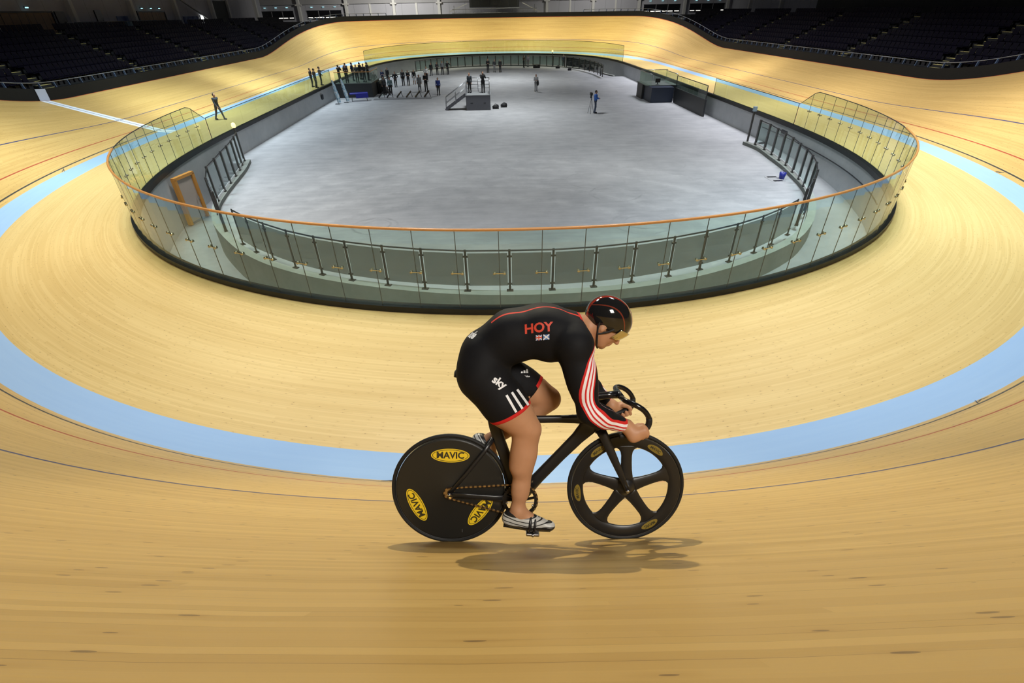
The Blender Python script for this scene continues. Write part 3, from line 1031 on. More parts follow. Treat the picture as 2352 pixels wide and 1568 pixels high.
# low glass balustrade on the concourse behind the left stand
t = thing('glass_balustrade', 'low dark glass balustrade at the top of the left stand', 'balustrade', (-37.4, 5.0, 5.0))
MB().box((0, 0, .95), (.05, 13, .05)).build('top_rail', DARK_STEEL, t)
for i in range(8):
    MB().box((0, -6.4+12.8*i/7, .47), (.06, .08, .95)).build('post', DARK_STEEL, t)
for i in range(7):
    MB().box((0, -6.4+12.8*(i+.5)/7, .5), (.02, 1.7, .8)).build('pane', GLASS_THIN, t)

# ------------------------------------------------------------------ scoreboard and lattice truss at the far end
t = thing('scoreboard', 'large dark scoreboard hanging above the far banking', 'scoreboard', (.7, 60.5, 6.6))
MB().box((0, 0, 2.3), (9.6, .8, 4.2), None, 0, .05).build('cabinet', mat('screen_cabinet', (.015, .016, .015), .4), t)
for i in range(5):
    MB().box((-3.6+1.8*i, -.42, 2.3), (1.6, .06, 3.8)).build('screen_module', mat('screen_black', (.02, .024, .02), .25), t)
MB().box((0, -.1, .05), (9.8, .5, .10)).build('bottom_rail', GREY_STEEL, t)
TRUSS = mat('truss_aluminium', (.55, .54, .50), .35, .8)
t = thing('lattice_truss', 'silver lattice truss below the scoreboard at the far end', 'truss', (.5, 59.6, 5.55))
for dy in (0, .4):
    for dz in (.35, 1.0):
        MB().tube([(-8.0, dy, dz), (8.4, dy, dz)], .04, 6).build('chord', TRUSS, t)
mb = MB()
for i in range(24):
    x = -8.0+16.4*i/24
    mb.tube([(x, 0, .35), (x+.34, 0, 1.0), (x+.68, 0, .35)], .022, 5)
mb.build('lacing', TRUSS, t)
for x in (-7.6, 8.0):
    MB().tube([(x, .2, -.6), (x, .2, 1.6)], .05, 6).build('leg', TRUSS, t)
MB().bar((5.6, .1, 1.9), (9.6, .1, .1), .12, .12).build('diagonal', TRUSS, t)
MB().bar((-5.0, .1, 1.9), (-8.6, .1, .6), .12, .12).build('diagonal', TRUSS, t)

struct(MB().box((0, 61.0, 4.75), (70, 10.0, .4)).build('floor_far_concourse', STEP_C))
# ------------------------------------------------------------------ inner railings
RAILG = mat('railing_post', (.055, .052, .05), .4, .3)
def railing(name, label, pts, z0, h, wide=.07, panes=True, base=True, thick=.035, rail=DARK_STEEL, pane=None, kick=False):
    t = thing(name, label, 'railing', (pts[0][0], pts[0][1], z0))
    o = Vector((pts[0][0], pts[0][1], z0))
    P = [Vector((a, b, z0))-o for a, b in pts]
    n = len(P)
    for i, p in enumerate(P):
        tv = (P[min(i+1, n-1)]-P[max(i-1, 0)]).normalized(); nv = Vector((-tv.y, tv.x, 0))
        mb = MB()
        mb.bar(p, p+Vector((0, 0, h+.04)), wide, thick, 0, (nv.x, nv.y, 0))
        if base: mb.box(p+Vector((0, 0, .012)), (.22, .14, .024), Matrix.Rotation(math.atan2(tv.y, tv.x), 3, 'Z'))
        for dz in (.25, h-.2):
            mb.box(p+Vector((0, 0, dz)), (.16, .05, .05), Matrix.Rotation(math.atan2(tv.y, tv.x), 3, 'Z'))
        mb.build('post', RAILG, t)
    MB().tube([p+Vector((0, 0, h)) for p in P], .028, 8).build('top_rail', rail, t)
    if panes:
        for i in range(n-1):
            a, b = P[i], P[i+1]; d = (b-a).normalized()
            MB().bar(a+d*.07+Vector((0, 0, h/2+.05)), b-d*.07+Vector((0, 0, h/2+.05)), .012, h-.28, 0, (0, 0, 1)).build('pane', pane or GLASS_GREY, t)
            if kick:
                MB().bar(a+d*.1+Vector((0, 0, .12)), b-d*.1+Vector((0, 0, .12)), .03, .09, 0, (0, 0, 1)).build('kick_strip', KICK, t)
    return t
KICK = mat('kick_strip_white', (.62, .63, .64), .5)
GLASS_GREY = glass_mat('smoked_pane', (.50, .51, .49), .9, .012)
DARK_PANE = glass_mat('dark_pane', (.22, .23, .24), .9, .03)
near_posts = [(-11.25, -35.75), (-10.39, -36.6), (-9.47, -37.35), (-8.38, -38.15), (-7.24, -38.8), (-6.08, -39.32), (-4.76, -39.8), (-3.47, -40.15), (-2.05, -40.4), (-.65, -40.48), (.74, -40.52), (2.13, -40.42), (3.45, -40.2), (4.82, -39.85), (6.07, -39.42), (7.34, -38.88), (8.57, -38.2), (9.58, -37.5), (10.69, -36.6)]
railing('inner_railing', 'curved smoked glass railing with grey posts behind the near barrier', near_posts, -1.4, 1.42)
right_posts = [(16.48, -21.3), (16.42, -22.7), (16.25, -24.0), (16.05, -25.3), (15.85, -26.5), (15.5, -27.9), (15.15, -29.2), (14.75, -30.4), (14.2, -31.7), (13.5, -33.0), (12.6, -34.3), (11.6, -35.6)]
railing('inner_railing', 'dark railing with tall grey panes along the right ramp', right_posts, -1.4, 1.5, .16, thick=.10, kick=True, pane=GLASS_THIN)
left_posts = [(-16.75, -21.9), (-16.45, -23.0), (-16.1, -24.2), (-15.8, -25.5), (-15.5, -26.9), (-15.15, -28.4), (-14.8, -30.0), (-13.9, -32.0), (-12.6, -34.2)]
railing('inner_railing', 'dark railing with tall grey panes beside the left steps', left_posts, -1.4, 1.65, .17, thick=.10, kick=True, pane=GLASS_THIN)
far_posts = [(math.sin(a)*13.4, 27.2+math.cos(a)*13.4) for a in np.linspace(-1.15, 1.0, 23)]
railing('inner_railing', 'grey panelled railing curving round the far end of the infield', far_posts, -1.45, 1.4, .12, thick=.06, pane=GLASS_THIN)
far_right = [(11.6, 34.6), (12.4, 33.0), (13.1, 31.2), (13.6, 29.2), (14.0, 27.2), (14.3, 25.2), (14.45, 23.2), (14.5, 21.4), (14.45, 19.8)]
railing('inner_railing', 'dark panelled railing at the far right of the infield', far_right, -1.45, 1.45, .14, thick=.08, pane=DARK_PANE)

# gate posts with lamp heads
LAMP_Y = mat('lamp_yellow', (.9, .75, .35), .4, 0, .5, (1, .78, .32), 1.6)
for (x, y, lit, lab) in ((9.6, 37.2, True, 'slim dark post with a glowing lamp at the far end of the infield'), (-16.95, -21.5, True, 'dark gate post with a glowing yellow lamp by the left steps'), (16.45, -20.2, False, 'dark gate post with a pale blue head at the right ramp')):
    t = thing('gate_post', lab, 'post', (x, y, FZ))
    MB().bar((0, 0, 0), (0, 0, 2.1), .09, .12).box((0, 0, .015), (.3, .24, .03)).build('column', RAILG, t)
    if lit: MB().lathe([(.0, 2.08), (.10, 2.1), (.13, 2.24), (.10, 2.36), (.0, 2.4)], n=14).build('lamp_head', LAMP_Y, t)
    else: MB().box((0, 0, 2.22), (.22, .2, .3), None, 0, .02).build('sign_head', mat('pale_blue_head', (.28, .38, .46), .5), t)

# left flight of steps down to the sunken walkway
t = thing('concrete_steps', 'dark flight of steps going down between the left wall and railing', 'steps', (-16.5, -23.0, FZ))
STEPM = mat('step_dark', (.05, .05, .055), .6); TREAD = mat('step_tread', (.26, .26, .27), .7)
for i in range(11):
    yb = -.0-.42*i
    off = .9*max(0, (i-3)/8)
    z = -.105*(i+1)
    st = MB().box((off-.2, yb-.3, z-.10), (1.15, .5, .2)).build('step', STEPM, t)
    MB().box((off-.2, yb-.22, z+.008), (1.13, .10, .02)).build('nosing', TREAD, st)
# orange framed door in the wall of the near walkway
d = struct(MB().box((-16.72, -29.0, -1.55), (.10, 1.15, 2.15), Matrix.Rotation(-.16, 3, 'Z')).build('door_3', mat('door_leaf', (.42, .36, .32), .5)))
OR = mat('door_frame_orange', (.55, .25, .05), .5)
mb = MB(); R_ = Matrix.Rotation(-.16, 3, 'Z'); c = Vector((-16.68, -29.0, 0))
for q in (-.66, .66): mb.box(c+R_ @ Vector((0, q, -1.55)), (.2, .16, 2.3), R_)
mb.box(c+R_ @ Vector((0, 0, -.40)), (.2, 1.45, .14), R_)
mb.build('door_frame', OR, d)
MB().box(c+R_ @ Vector((.1, .42, -1.6)), (.08, .05, .16), R_).build('door_handle', CHROME, d)

# ------------------------------------------------------------------ left spectator platform
PLAT_D = mat('platform_dark', (.022, .024, .026), .5)
PLAT_T = mat('platform_top', (.10, .12, .11), .6)
BLUE_D = mat('platform_navy', (.02, .03, .055), .5)
t = thing('viewing_platform', 'dark viewing platform with glass rails at the left edge of the infield', 'platform', (-16.0, 9.0, FZ))
MB().box((0, 0, .70), (4.0, 4.6, 1.40), None, 0, .02).build('base', PLAT_D, t)
MB().box((0, 0, 1.42), (4.06, 4.66, .06)).build('deck', PLAT_T, t)
for (a, b) in (((-1.95, -2.25), (1.95, -2.25)), ((1.95, -2.25), (1.95, 2.25))):
    for i in range(3):
        p0 = Vector((a[0]+(b[0]-a[0])*i/3, a[1]+(b[1]-a[1])*i/3, 0)); p1 = Vector((a[0]+(b[0]-a[0])*(i+1)/3, a[1]+(b[1]-a[1])*(i+1)/3, 0))
        dd = (p1-p0).normalized()*.03
        MB().bar(p0+dd+Vector((0, 0, 1.98)), p1-dd+Vector((0, 0, 1.98)), .014, 1.0).build('glass_pane', GLASS, t)
    MB().tube([Vector((*a, 2.52)), Vector((*b, 2.52))], .035, 8).build('handrail', RAIL_WOOD, t)
t = thing('platform_stairs', 'dark stairs at the right end of the viewing platform on the left', 'stairs', (-13.4, 10.4, FZ))
for i in range(6):
    MB().box((-.35+.2*i-.05, 0, .62-.115*i), (.26, 1.6, 1.24-.23*i)).build('step', PLAT_D, t)
# ------------------------------------------------------------------ right platform with stair wall
t = thing('viewing_platform', 'dark platform with tall glass rails at the right edge of the infield', 'platform', (16.4, 1.0, FZ))
MB().box((-.1, .9, .68), (3.1, 2.0, 1.36), None, 0, .02).build('base', PLAT_D, t)
MB().box((-.35, -1.5, .68), (2.2, 2.6, 1.36), None, 0, .02).build('stage_block', BLUE_D, t)
MB().box((-.1, .2, 1.39), (3.2, 3.6, .06)).build('deck', PLAT_T, t)
for (a, b) in (((-1.5, 1.8), (-1.5, -2.6)), ((-1.5, 1.8), (1.4, 1.8)), ((1.0, -2.7), (1.0, 1.0))):
    for i in range(2):
        p0 = Vector((a[0]+(b[0]-a[0])*i/2, a[1]+(b[1]-a[1])*i/2, 0)); p1 = Vector((a[0]+(b[0]-a[0])*(i+1)/2, a[1]+(b[1]-a[1])*(i+1)/2, 0))
        dd = (p1-p0).normalized()*.03
        MB().bar(p0+dd+Vector((0, 0, 1.95)), p1-dd+Vector((0, 0, 1.95)), .014, 1.0).build('glass_pane', GLASS, t)
    MB().tube([Vector((*a, 2.47)), Vector((*b, 2.47))], .03, 8).build('handrail', GREY_STEEL, t)
t = thing('stair_wall', 'dark stair wall with glass on top running from the right platform towards the ramp', 'stair wall', (17.3, -5.8, FZ))
MB().box((0, 0, .66), (.16, 8.0, 1.34), None, 0, .01).build('wall_body', PLAT_D, t)
for i in range(5):
    MB().bar((0, -3.9+7.8*i/5+.04, 1.85), (0, -3.9+7.8*(i+1)/5-.04, 1.85), .014, 1.0).build('glass_pane', GLASS, t)
for q in (-3.9, 3.9): MB().bar((0, q, 1.3), (0, q, 2.4), .06, .06).build('post', DARK_STEEL, t)
MB().bar((0, -3.9, 2.38), (0, 3.9, 2.38), .04, .05).build('top_rail', DARK_STEEL, t)
t = thing('monitor', 'small black monitor standing on the right platform deck', 'monitor', (16.0, .0, FZ+1.42))
MB().box((0, 0, .35), (.5, .08, .36), None, 0, .01).build('screen', DARK_OPEN, t)
MB().box((0, 0, .09), (.08, .06, .18)).box((0, 0, .01), (.3, .2, .02)).build('stand', DARK_STEEL, t)

# ------------------------------------------------------------------ camera podium with stairs
PODG = mat('podium_grey', (.085, .088, .105), .55)
t = thing('camera_podium', 'grey boxed camera podium with railings in the middle of the infield', 'podium', (-2.1, -2.5, FZ))
MB().box((0, 0, .64), (2.3, 2.4, 1.28), None, 0, .015).build('base', PODG, t)
for q in (-.62, .62): MB().box((q, -1.205, .62), (.22, .02, .07), None, 0, .01).build('hand_hole', DARK_OPEN, t)
MB().box((0, 0, 1.30), (2.36, 2.46, .05)).build('deck', mat('podium_deck', (.30, .31, .32), .7), t)
for (a, b) in (((-1.1, 1.12), (1.1, 1.12)), ((1.1, 1.12), (1.1, -1.12))):
    for hgt in (.32, .62, .92, 1.2):
        MB().tube([Vector((*a, 1.32+hgt)), Vector((*b, 1.32+hgt))], .028, 6).build('guard_rail', GREY_STEEL, t)
for (x, y) in ((-1.1, 1.12), (0, 1.12), (1.1, 1.12), (1.1, 0), (1.1, -1.12), (-1.1, -1.0)):
    MB().tube([(x, y, 1.3), (x, y, 2.54)], .032, 6).build('rail_post', GREY_STEEL, t)
t = thing('podium_stairs', 'grey stair with handrails leading up the left side of the camera podium', 'stairs', (-3.30, -2.9, FZ))
for i in range(6):
    MB().box((-.16-.3*i, 0, 1.12-.19*i), (.30, .85, .05)).build('tread', PODG, t)
for q in (-.45, .45):
    MB().bar((0, q, 1.26), (-1.95, q, .03), .05, .2).build('stringer', PODG, t)
    MB().tube([(0, q, 2.32), (-1.9, q, 1.10), (-1.9, q, .0)], .032, 6).build('handrail', GREY_STEEL, t)
    MB().tube([(0, q, 1.82), (-1.9, q, .60)], .026, 6).build('mid_rail', GREY_STEEL, t)
    MB().tube([(-.95, q, .62), (-.95, q, 1.71)], .026, 6).build('baluster', GREY_STEEL, t)
BAGM = mat('bag_black', (.01, .01, .012), .7)
def bag(name, x, y, label, L=.55):
    t = thing(name, label, 'bag', (x, y, FZ))
    mb = MB(); mb.ellipsoid((0, 0, .17), (L*.6, .24, .19)); mb.ellipsoid((.1, 0, .28), (.2, .16, .12))
    mb.box((0, 0, .05), (L*1.1, .4, .1), None, 0, .04)
    mb.build('body', BAGM, t)
    MB().tube([(-.12, 0, .33), (-.06, 0, .44), (.06, 0, .44), (.12, 0, .33)], .018, 6).build('strap', BAGM, t)
bag('camera_bag', -.46, -3.05, 'black camera bag against the right foot of the podium')
bag('camera_bag', .36, -2.2, 'black camera bag lying free on the floor right of the podium')
# floor hatch and blue bucket near the right railing
t = thing('floor_hatch', 'dark slotted hatch in the floor near the right railing', 'hatch', (14.35, -28.35, FZ))
MB().box((0, 0, .006), (.75, .9, .012)).build('plate', mat('hatch_plate', (.42, .42, .43), .5), t)
for q in (-.36, .36): MB().box((0, q, .016), (.5, .16, .012)).build('slot', DARK_OPEN, t)
t = thing('blue_bucket', 'small blue bucket at the foot of the right railing', 'bucket', (14.72, -28.35, FZ))
MB().lathe([(0, .0), (.13, 0), (.18, .34), (.165, .34), (.12, .03), (0, .03)], n=20).build('body', mat('bucket_blue', (.02, .03, .28), .4), t)
MB().tube([(.18*math.cos(a), 0, .34+.16*math.sin(a)) for a in np.linspace(0, PI, 9)], .008, 5).build('handle', GREY_STEEL, t)
# massage table, blue
t = thing('massage_table', 'bright blue padded massage table beside the left platform', 'table', (-15.0, 4.2, FZ), .25)
MB().box((0, 0, .74), (1.9, .75, .12), None, 0, .04).build('padded_top', mat('vinyl_blue', (.018, .022, .34), .35), t)
MB().box((.3, -.37, .52), (1.3, .03, .4)).build('cover_cloth', mat('cloth_blue', (.014, .018, .26), .7), t)
for (a, b) in ((-.8, -.3), (.8, -.3), (-.8, .3), (.8, .3)): MB().bar((a, b, 0), (a*.9, b, .7), .05, .05).build('leg', DARK_STEEL, t)
# row of six tilted boards
BOARD = mat('board_black', (.012, .012, .014), .5)
SHADOWM = mat('shadow_grey', (.20, .20, .21), .8)  # grey strip painted in for the shadow under the tilted boards
xs = (-13.05, -12.15, -11.05, -10.0, -9.0, -8.0)
tag(MB().box((-10.5, 5.0, FZ+.01), (6.3, 1.0, .02)).build('floor_shading', SHADOWM), 'long grey painted shadow on the floor in front of the tilted black boards', 'mat')
for i, x in enumerate(xs):
    o_ = ['leftmost', 'second from left', 'third from left', 'fourth from left', 'fifth from left', 'rightmost'][i]
    t = thing('tilted_board', o_+' of the six tilted black boards on the infield floor', 'board', (x, 6.0, FZ), 0, 'tilted boards')
    MB().bar((-.25, 0, .04), (.32, .15, .62), .5, .07, 0, (0, 0, 1)).build('board', BOARD, t)
    MB().tube([(.28, .0, .55), (.42, .2, 0)], .03, 6).build('stay', DARK_STEEL, t)
# ------------------------------------------------------------------ bicycle (x forward, y to the rider's left, z up in the plane of the bike)
BO = Vector((-1.43133, -53.06917, 3.69878))
_psi, _lean, _pit = math.radians(-1.5738), math.radians(22.8133), math.radians(-.6377)
_h = Vector((math.cos(_psi), math.sin(_psi), 0)); _nn = Vector((-math.sin(_psi), math.cos(_psi), 0))
_U = Vector((0, 0, 1))*math.cos(_lean)+_nn*math.sin(_lean)
BL = _nn*math.cos(_lean)-Vector((0, 0, 1))*math.sin(_lean)
BF = _h*math.cos(_pit)+_U*math.sin(_pit); BU = _U*math.cos(_pit)-_h*math.sin(_pit)
BIKE_M = Matrix(((BF.x, BL.x, BU.x, BO.x), (BF.y, BL.y, BU.y, BO.y), (BF.z, BL.z, BU.z, BO.z), (0, 0, 0, 1)))

CARBON = mat('carbon_black', (.010, .010, .011), .34, 0, .5)
CARBON_G = mat('carbon_gloss', (.008, .008, .009), .16, 0, .5)
TYRE = mat('tyre_rubber', (.011, .011, .011), .6, 0, .3)
GOLD = mat('chain_gold', (.62, .42, .20), .28, .9)
STEEL = mat('bike_steel', (.6, .6, .62), .22, 1.0)
DISC = mat('disc_carbon', (.014, .0135, .012), .42, 0, .4)
YEL = mat('sticker_yellow', (.78, .54, .02), .45)
YEL_D = mat('sticker_yellow_dim', (.20, .14, .018), .5)
INK = mat('sticker_ink', (.03, .025, .01), .5)

bike = thing('bicycle', 'black track bicycle with a solid rear disc wheel ridden by the cyclist', 'bicycle')
bike.matrix_world = BIKE_M

def text_mesh2d(txt, size, max_edge, bold=.0, shear=0.0):
    cu = bpy.data.curves.new('txt', 'FONT'); cu.body = txt; cu.size = size; cu.align_x = 'CENTER'; cu.align_y = 'CENTER'
    cu.offset = bold; cu.shear = shear; cu.resolution_u = 3
    o = bpy.data.objects.new('txt', cu); COL.objects.link(o)
    dg = bpy.context.evaluated_depsgraph_get()
    me = bpy.data.meshes.new_from_object(o.evaluated_get(dg))
    bpy.data.objects.remove(o); bpy.data.curves.remove(cu)
    bm = bmesh.new(); bm.from_mesh(me); bpy.data.meshes.remove(me)
    bmesh.ops.remove_doubles(bm, verts=bm.verts, dist=1e-6)
    bmesh.ops.triangulate(bm, faces=bm.faces)
    for _ in range(4):
        es = [e for e in bm.edges if e.calc_length() > max_edge]
        if not es: break
        bmesh.ops.subdivide_edges(bm, edges=es, cuts=1)
        bmesh.ops.triangulate(bm, faces=bm.faces)
    bm.verts.index_update()
    V = [(v.co.x, v.co.y) for v in bm.verts]; F = [tuple(v.index for v in f.verts) for f in bm.faces]
    bm.free()
    return V, F

def shape2d(poly, max_edge):
    bm = bmesh.new()
    vs = [bm.verts.new((*p, 0)) for p in poly]
    bm.faces.new(vs)
    bmesh.ops.triangulate(bm, faces=bm.faces)
    for _ in range(5):
        es = [e for e in bm.edges if e.calc_length() > max_edge]
        if not es: break
        bmesh.ops.subdivide_edges(bm, edges=es, cuts=1)
        bmesh.ops.triangulate(bm, faces=bm.faces)
    bm.verts.index_update()
    r = [(v.co.x, v.co.y) for v in bm.verts], [tuple(v.index for v in f.verts) for f in bm.faces]
    bm.free()
    return r

def decal(name, VF, bvh, o, ax, ay, dr, m_, parent, off=.0015):
    """flat print laid onto a surface: every vertex follows the surface along dr"""
    V, F = VF
    o = Vector(o); ax = Vector(ax).normalized(); dr = Vector(dr).normalized()
    ay = Vector(ay).normalized()
    out = []; ok = []
    for (a, b) in V:
        p = o+ax*a+ay*b
        hit = bvh.ray_cast(p-dr*.6, dr)
        if hit[0] is None: out.append(p); ok.append(False)
        else: out.append(hit[0]-dr*off); ok.append(True)
    F = [f for f in F if all(ok[i] for i in f)]
    if not F: return None
    mb = MB(); mb.add(out, F, 0, True)
    ob = mb.build(name, m_, parent, None, False)
    return ob

def ell_poly(a, b, n=40, c=(0, 0)):
    return [(c[0]+a*math.cos(2*PI*k/n), c[1]+b*math.sin(2*PI*k/n)) for k in range(n)]

def bvh_of(obj):
    me = obj.data
    return BVHTree.FromPolygons([v.co.copy() for v in me.vertices], [tuple(p.vertices) for p in me.polygons])

R_W = .335
# rear disc wheel
rw = MB().lathe([(0.012, -.030), (.03, -.029), (.05, -.0235), (.15, -.019), (.26, -.0135), (.298, -.0115), (.309, -.0105), (.309, .0105), (.298, .0115), (.26, .0135), (.15, .019), (.05, .0235), (.03, .029), (.012, .030)], 'y', (0, 0, R_W), 96).build('rear_wheel', DISC, bike)
rb = bvh_of(rw)
MB().tube([(math.cos(a)*.3235, 0, R_W+math.sin(a)*.3235) for a in np.linspace(0, 2*PI, 96, endpoint=False)], .0115, 12, closed=True).build('tyre', TYRE, rw)
mb = MB()
mb.tube([(math.cos(a)*.309, -.0108, R_W+math.sin(a)*.309) for a in np.linspace(0, 2*PI, 96, endpoint=False)], .0012, 5, closed=True)
mb.build('rim_edge', mat('rim_edge_grey', (.06, .06, .06), .4), rw)
for k, ang in enumerate((88, -38, 204)):
    a = math.radians(ang); c = Vector((math.cos(a)*.212, 0, R_W+math.sin(a)*.212))
    out_ = Vector((math.cos(a), 0, math.sin(a))); tng = Vector((math.sin(a), 0, -math.cos(a)))
    st = decal('sticker', shape2d(ell_poly(.108, .040, 48), .03), rb, c, tng, out_, (0, 1, 0), YEL, rw, .0008)
    ring_v = []; 
    po = ell_poly(.101, .0345, 48); pi_ = ell_poly(.0975, .0315, 48)
    decal('sticker_ring', (po+pi_, [(i, (i+1) % 48, 48+(i+1) % 48, 48+i) for i in range(48)]), rb, c, tng, out_, (0, 1, 0), INK, st, .0014)
    decal('sticker_text', text_mesh2d('MAVIC', .052, .02, .0016), rb, c, tng, out_, (0, 1, 0), INK, st, .0016)
decal('wheel_number', text_mesh2d('1', .03, .02), rb, (.06, 0, R_W-.255), (1, 0, 0), (0, 0, 1), (0, 1, 0), mat('number_grey', (.12, .12, .12), .5), rw, .001)
# sprocket, hub nut
mb = MB()
n_t = 15
vs = []
for k in range(n_t*4):
    a = 2*PI*k/(n_t*4); r = .0325 if k % 4 in (0, 1) else .0285
    vs.append((r*math.cos(a), r*math.sin(a)))
mb.prism(vs, (0, -.047, R_W), (1, 0, 0), (0, 0, 1), (0, 1, 0), .004)
mb.build('sprocket', GOLD, bike)
MB().tube([(0, -.075, R_W), (0, .075, R_W)], .008, 10).tube([(0, -.072, R_W), (0, -.06, R_W)], .013, 6).build('rear_axle', STEEL, bike)

# front five spoke wheel
FH = Vector((1.0, 0, R_W))
prof = [(.243, -.0), (.248, -.006), (.275, -.0105), (.305, -.0105), (.311, -.0095), (.311, .0095), (.305, .0105), (.275, .0105), (.248, .006)]
mb = MB().lathe(prof, 'y', FH, 96, 0, True)
mb.lathe([(.0, -.036), (.022, -.036), (.03, -.028), (.045, -.017), (.055, -.008), (.055, .008), (.045, .017), (.03, .028), (.022, .036), (0, .036)], 'y', FH, 32)
SPK = (90, 18, -54, -126, 162)
for ang in SPK:
    a = math.radians(ang); e = Vector((math.cos(a), 0, math.sin(a))); t_ = Vector((-math.sin(a), 0, math.cos(a)))
    rows = [(.03, .045, .016), (.06, .040, .0125), (.10, .034, .011), (.15, .031, .010), (.19, .031, .0098), (.215, .035, .0096), (.232, .044, .009), (.246, .062, .008), (.252, .075, .007)]
    vs = []; n = 20
    for (r, wd, th) in rows:
        rr = math.sqrt(max(r*r, 1e-6))
        for q in range(n):
            b = 2*PI*q/n
            off = wd*math.cos(b)
            base = r if r < .2 else math.sqrt(max(r*r-off*off, 0))
            vs.append(FH+e*base+t_*off+Vector((0, th*math.sin(b), 0)))
    fs = []
    for i in range(len(rows)-1):
        for q in range(n): fs.append((i*n+q, i*n+(q+1) % n, (i+1)*n+(q+1) % n, (i+1)*n+q))
    fs += [tuple(range(n-1, -1, -1)), tuple((len(rows)-1)*n+q for q in range(n))]
    mb.add(vs, fs, 0, True)
fw = mb.build('front_wheel', CARBON, bike)
fb = bvh_of(fw)
MB().tube([(1+math.cos(a)*.3235, 0, R_W+math.sin(a)*.3235) for a in np.linspace(0, 2*PI, 96, endpoint=False)], .0115, 12, closed=True).build('tyre', TYRE, fw)
MB().tube([(1+math.cos(a)*.3105, -.0100, R_W+math.sin(a)*.3105) for a in np.linspace(0, 2*PI, 96, endpoint=False)], .0012, 5, closed=True).build('rim_edge', mat('rim_edge_brown', (.09, .075, .05), .4), fw)
for ang in (55, 126, 186, -58, -4):
    if ang == -4: continue
    a = math.radians(ang); c = FH+Vector((math.cos(a)*.278, 0, math.sin(a)*.278))
    out_ = Vector((math.cos(a), 0, math.sin(a))); tng = Vector((math.sin(a), 0, -math.cos(a)))
    def bend(V):
        return [(x, y-(x*x)/(2*.278)) for x, y in V]
    V, F = shape2d(ell_poly(.052, .019, 40), .012)
    st = decal('sticker', (bend(V), F), fb, c, tng, out_, (0, 1, 0), YEL_D, fw, .001)
    V, F = text_mesh2d('MAVIC', .023, .012, .0006)
    decal('sticker_text', (bend(V), F), fb, c, tng, out_, (0, 1, 0), INK, st, .0016)
MB().tube([(1, -.06, R_W), (1, .06, R_W)], .008, 10).tube([(1, -.062, R_W), (1, -.05, R_W)], .012, 6).build('front_axle', STEEL, bike)

# frame
def blade(mb, pts, n=14):
    """pts: (x, y, z, half width in the plane of travel, half thickness)"""
    P = [Vector(p[:3]) for p in pts]; vs = []; N = len(P)
    for i, p in enumerate(P):
        t = (P[min(i+1, N-1)]-P[max(i-1, 0)]).normalized()
        s_ = Vector((0, 1, 0)); wv = s_.cross(t).normalized(); s2 = t.cross(wv)
        for k in range(n):
            a = 2*PI*k/n
            c_, q_ = math.cos(a), math.sin(a)
            vs.append(p+wv*(pts[i][3]*(abs(c_)**.8)*(1 if c_ > 0 else -1))+s2*(pts[i][4]*(abs(q_)**.8)*(1 if q_ > 0 else -1)))
    fs = []
    for i in range(N-1):
        for k in range(n): fs.append((i*n+k, i*n+(k+1) % n, (i+1)*n+(k+1) % n, (i+1)*n+k))
    fs += [tuple(range(n-1, -1, -1)), tuple((N-1)*n+k for k in range(n))]
    return mb.add(vs, fs, 0, True)
mb = MB()
blade(mb, [(.245, 0, .80, .036, .014), (.262, 0, .70, .034, .015), (.285, 0, .62, .033, .016), (.318, 0, .52, .034, .017), (.36, 0, .40, .038, .02), (.395, 0, .285, .045, .03)])
blade(mb, [(.255, 0, .750, .022, .016), (.40, 0, .748, .021, .015), (.60, 0, .748, .021, .015), (.70, 0, .747, .024, .016), (.80, 0, .745, .034, .018)])
blade(mb, [(.815, 0, .745, .060, .018), (.775, 0, .695, .050, .018), (.72, 0, .635, .038, .018), (.62, 0, .53, .034, .019), (.50, 0, .40, .034, .02), (.40, 0, .29, .040, .028)])
blade(mb, [(.782, 0, .795, .024, .022), (.80, 0, .75, .034, .022), (.822, 0, .715, .034, .022), (.838, 0, .685, .026, .022)])
for s_ in (-1, 1):
    blade(mb, [(.245, .010*s_, .635, .012, .008), (.20, .030*s_, .575, .012, .009), (.10, .05*s_, .455, .011, .008), (.0, .056*s_, .337, .012, .006)])
    blade(mb, [(.385, .028*s_, .288, .022, .010), (.25, .045*s_, .30, .018, .008), (.10, .054*s_, .322, .014, .007), (-.012, .056*s_, .335, .016, .006)])
frame = mb.build('frame', CARBON, bike)
mb = MB().tube([(.395, -.05, .285), (.395, .05, .285)], .024, 16); mb.build('bottom_bracket', CARBON_G, frame)
# small flag and lettering on the frame
fvh = bvh_of(frame)
decal('frame_flag', shape2d([(-.018, -.008), (.018, -.008), (.018, .008), (-.018, .008)], .01), fvh, (.243, 0, .755), (1, 0, .05), (-.05, 0, 1), (0, 1, 0), mat('flag_red', (.25, .03, .04), .5), frame)
# fork
mb = MB()
for s_ in (-1, 1):
    blade(mb, [(.838, .012*s_, .70, .030, .012), (.862, .032*s_, .655, .027, .011), (.915, .042*s_, .535, .023, .009), (.965, .048*s_, .42, .017, .008), (1.0, .050*s_, .335, .013, .006)])
blade(mb, [(.826, 0, .725, .03, .024), (.845, 0, .675, .03, .03)])
mb.build('fork', CARBON, bike)
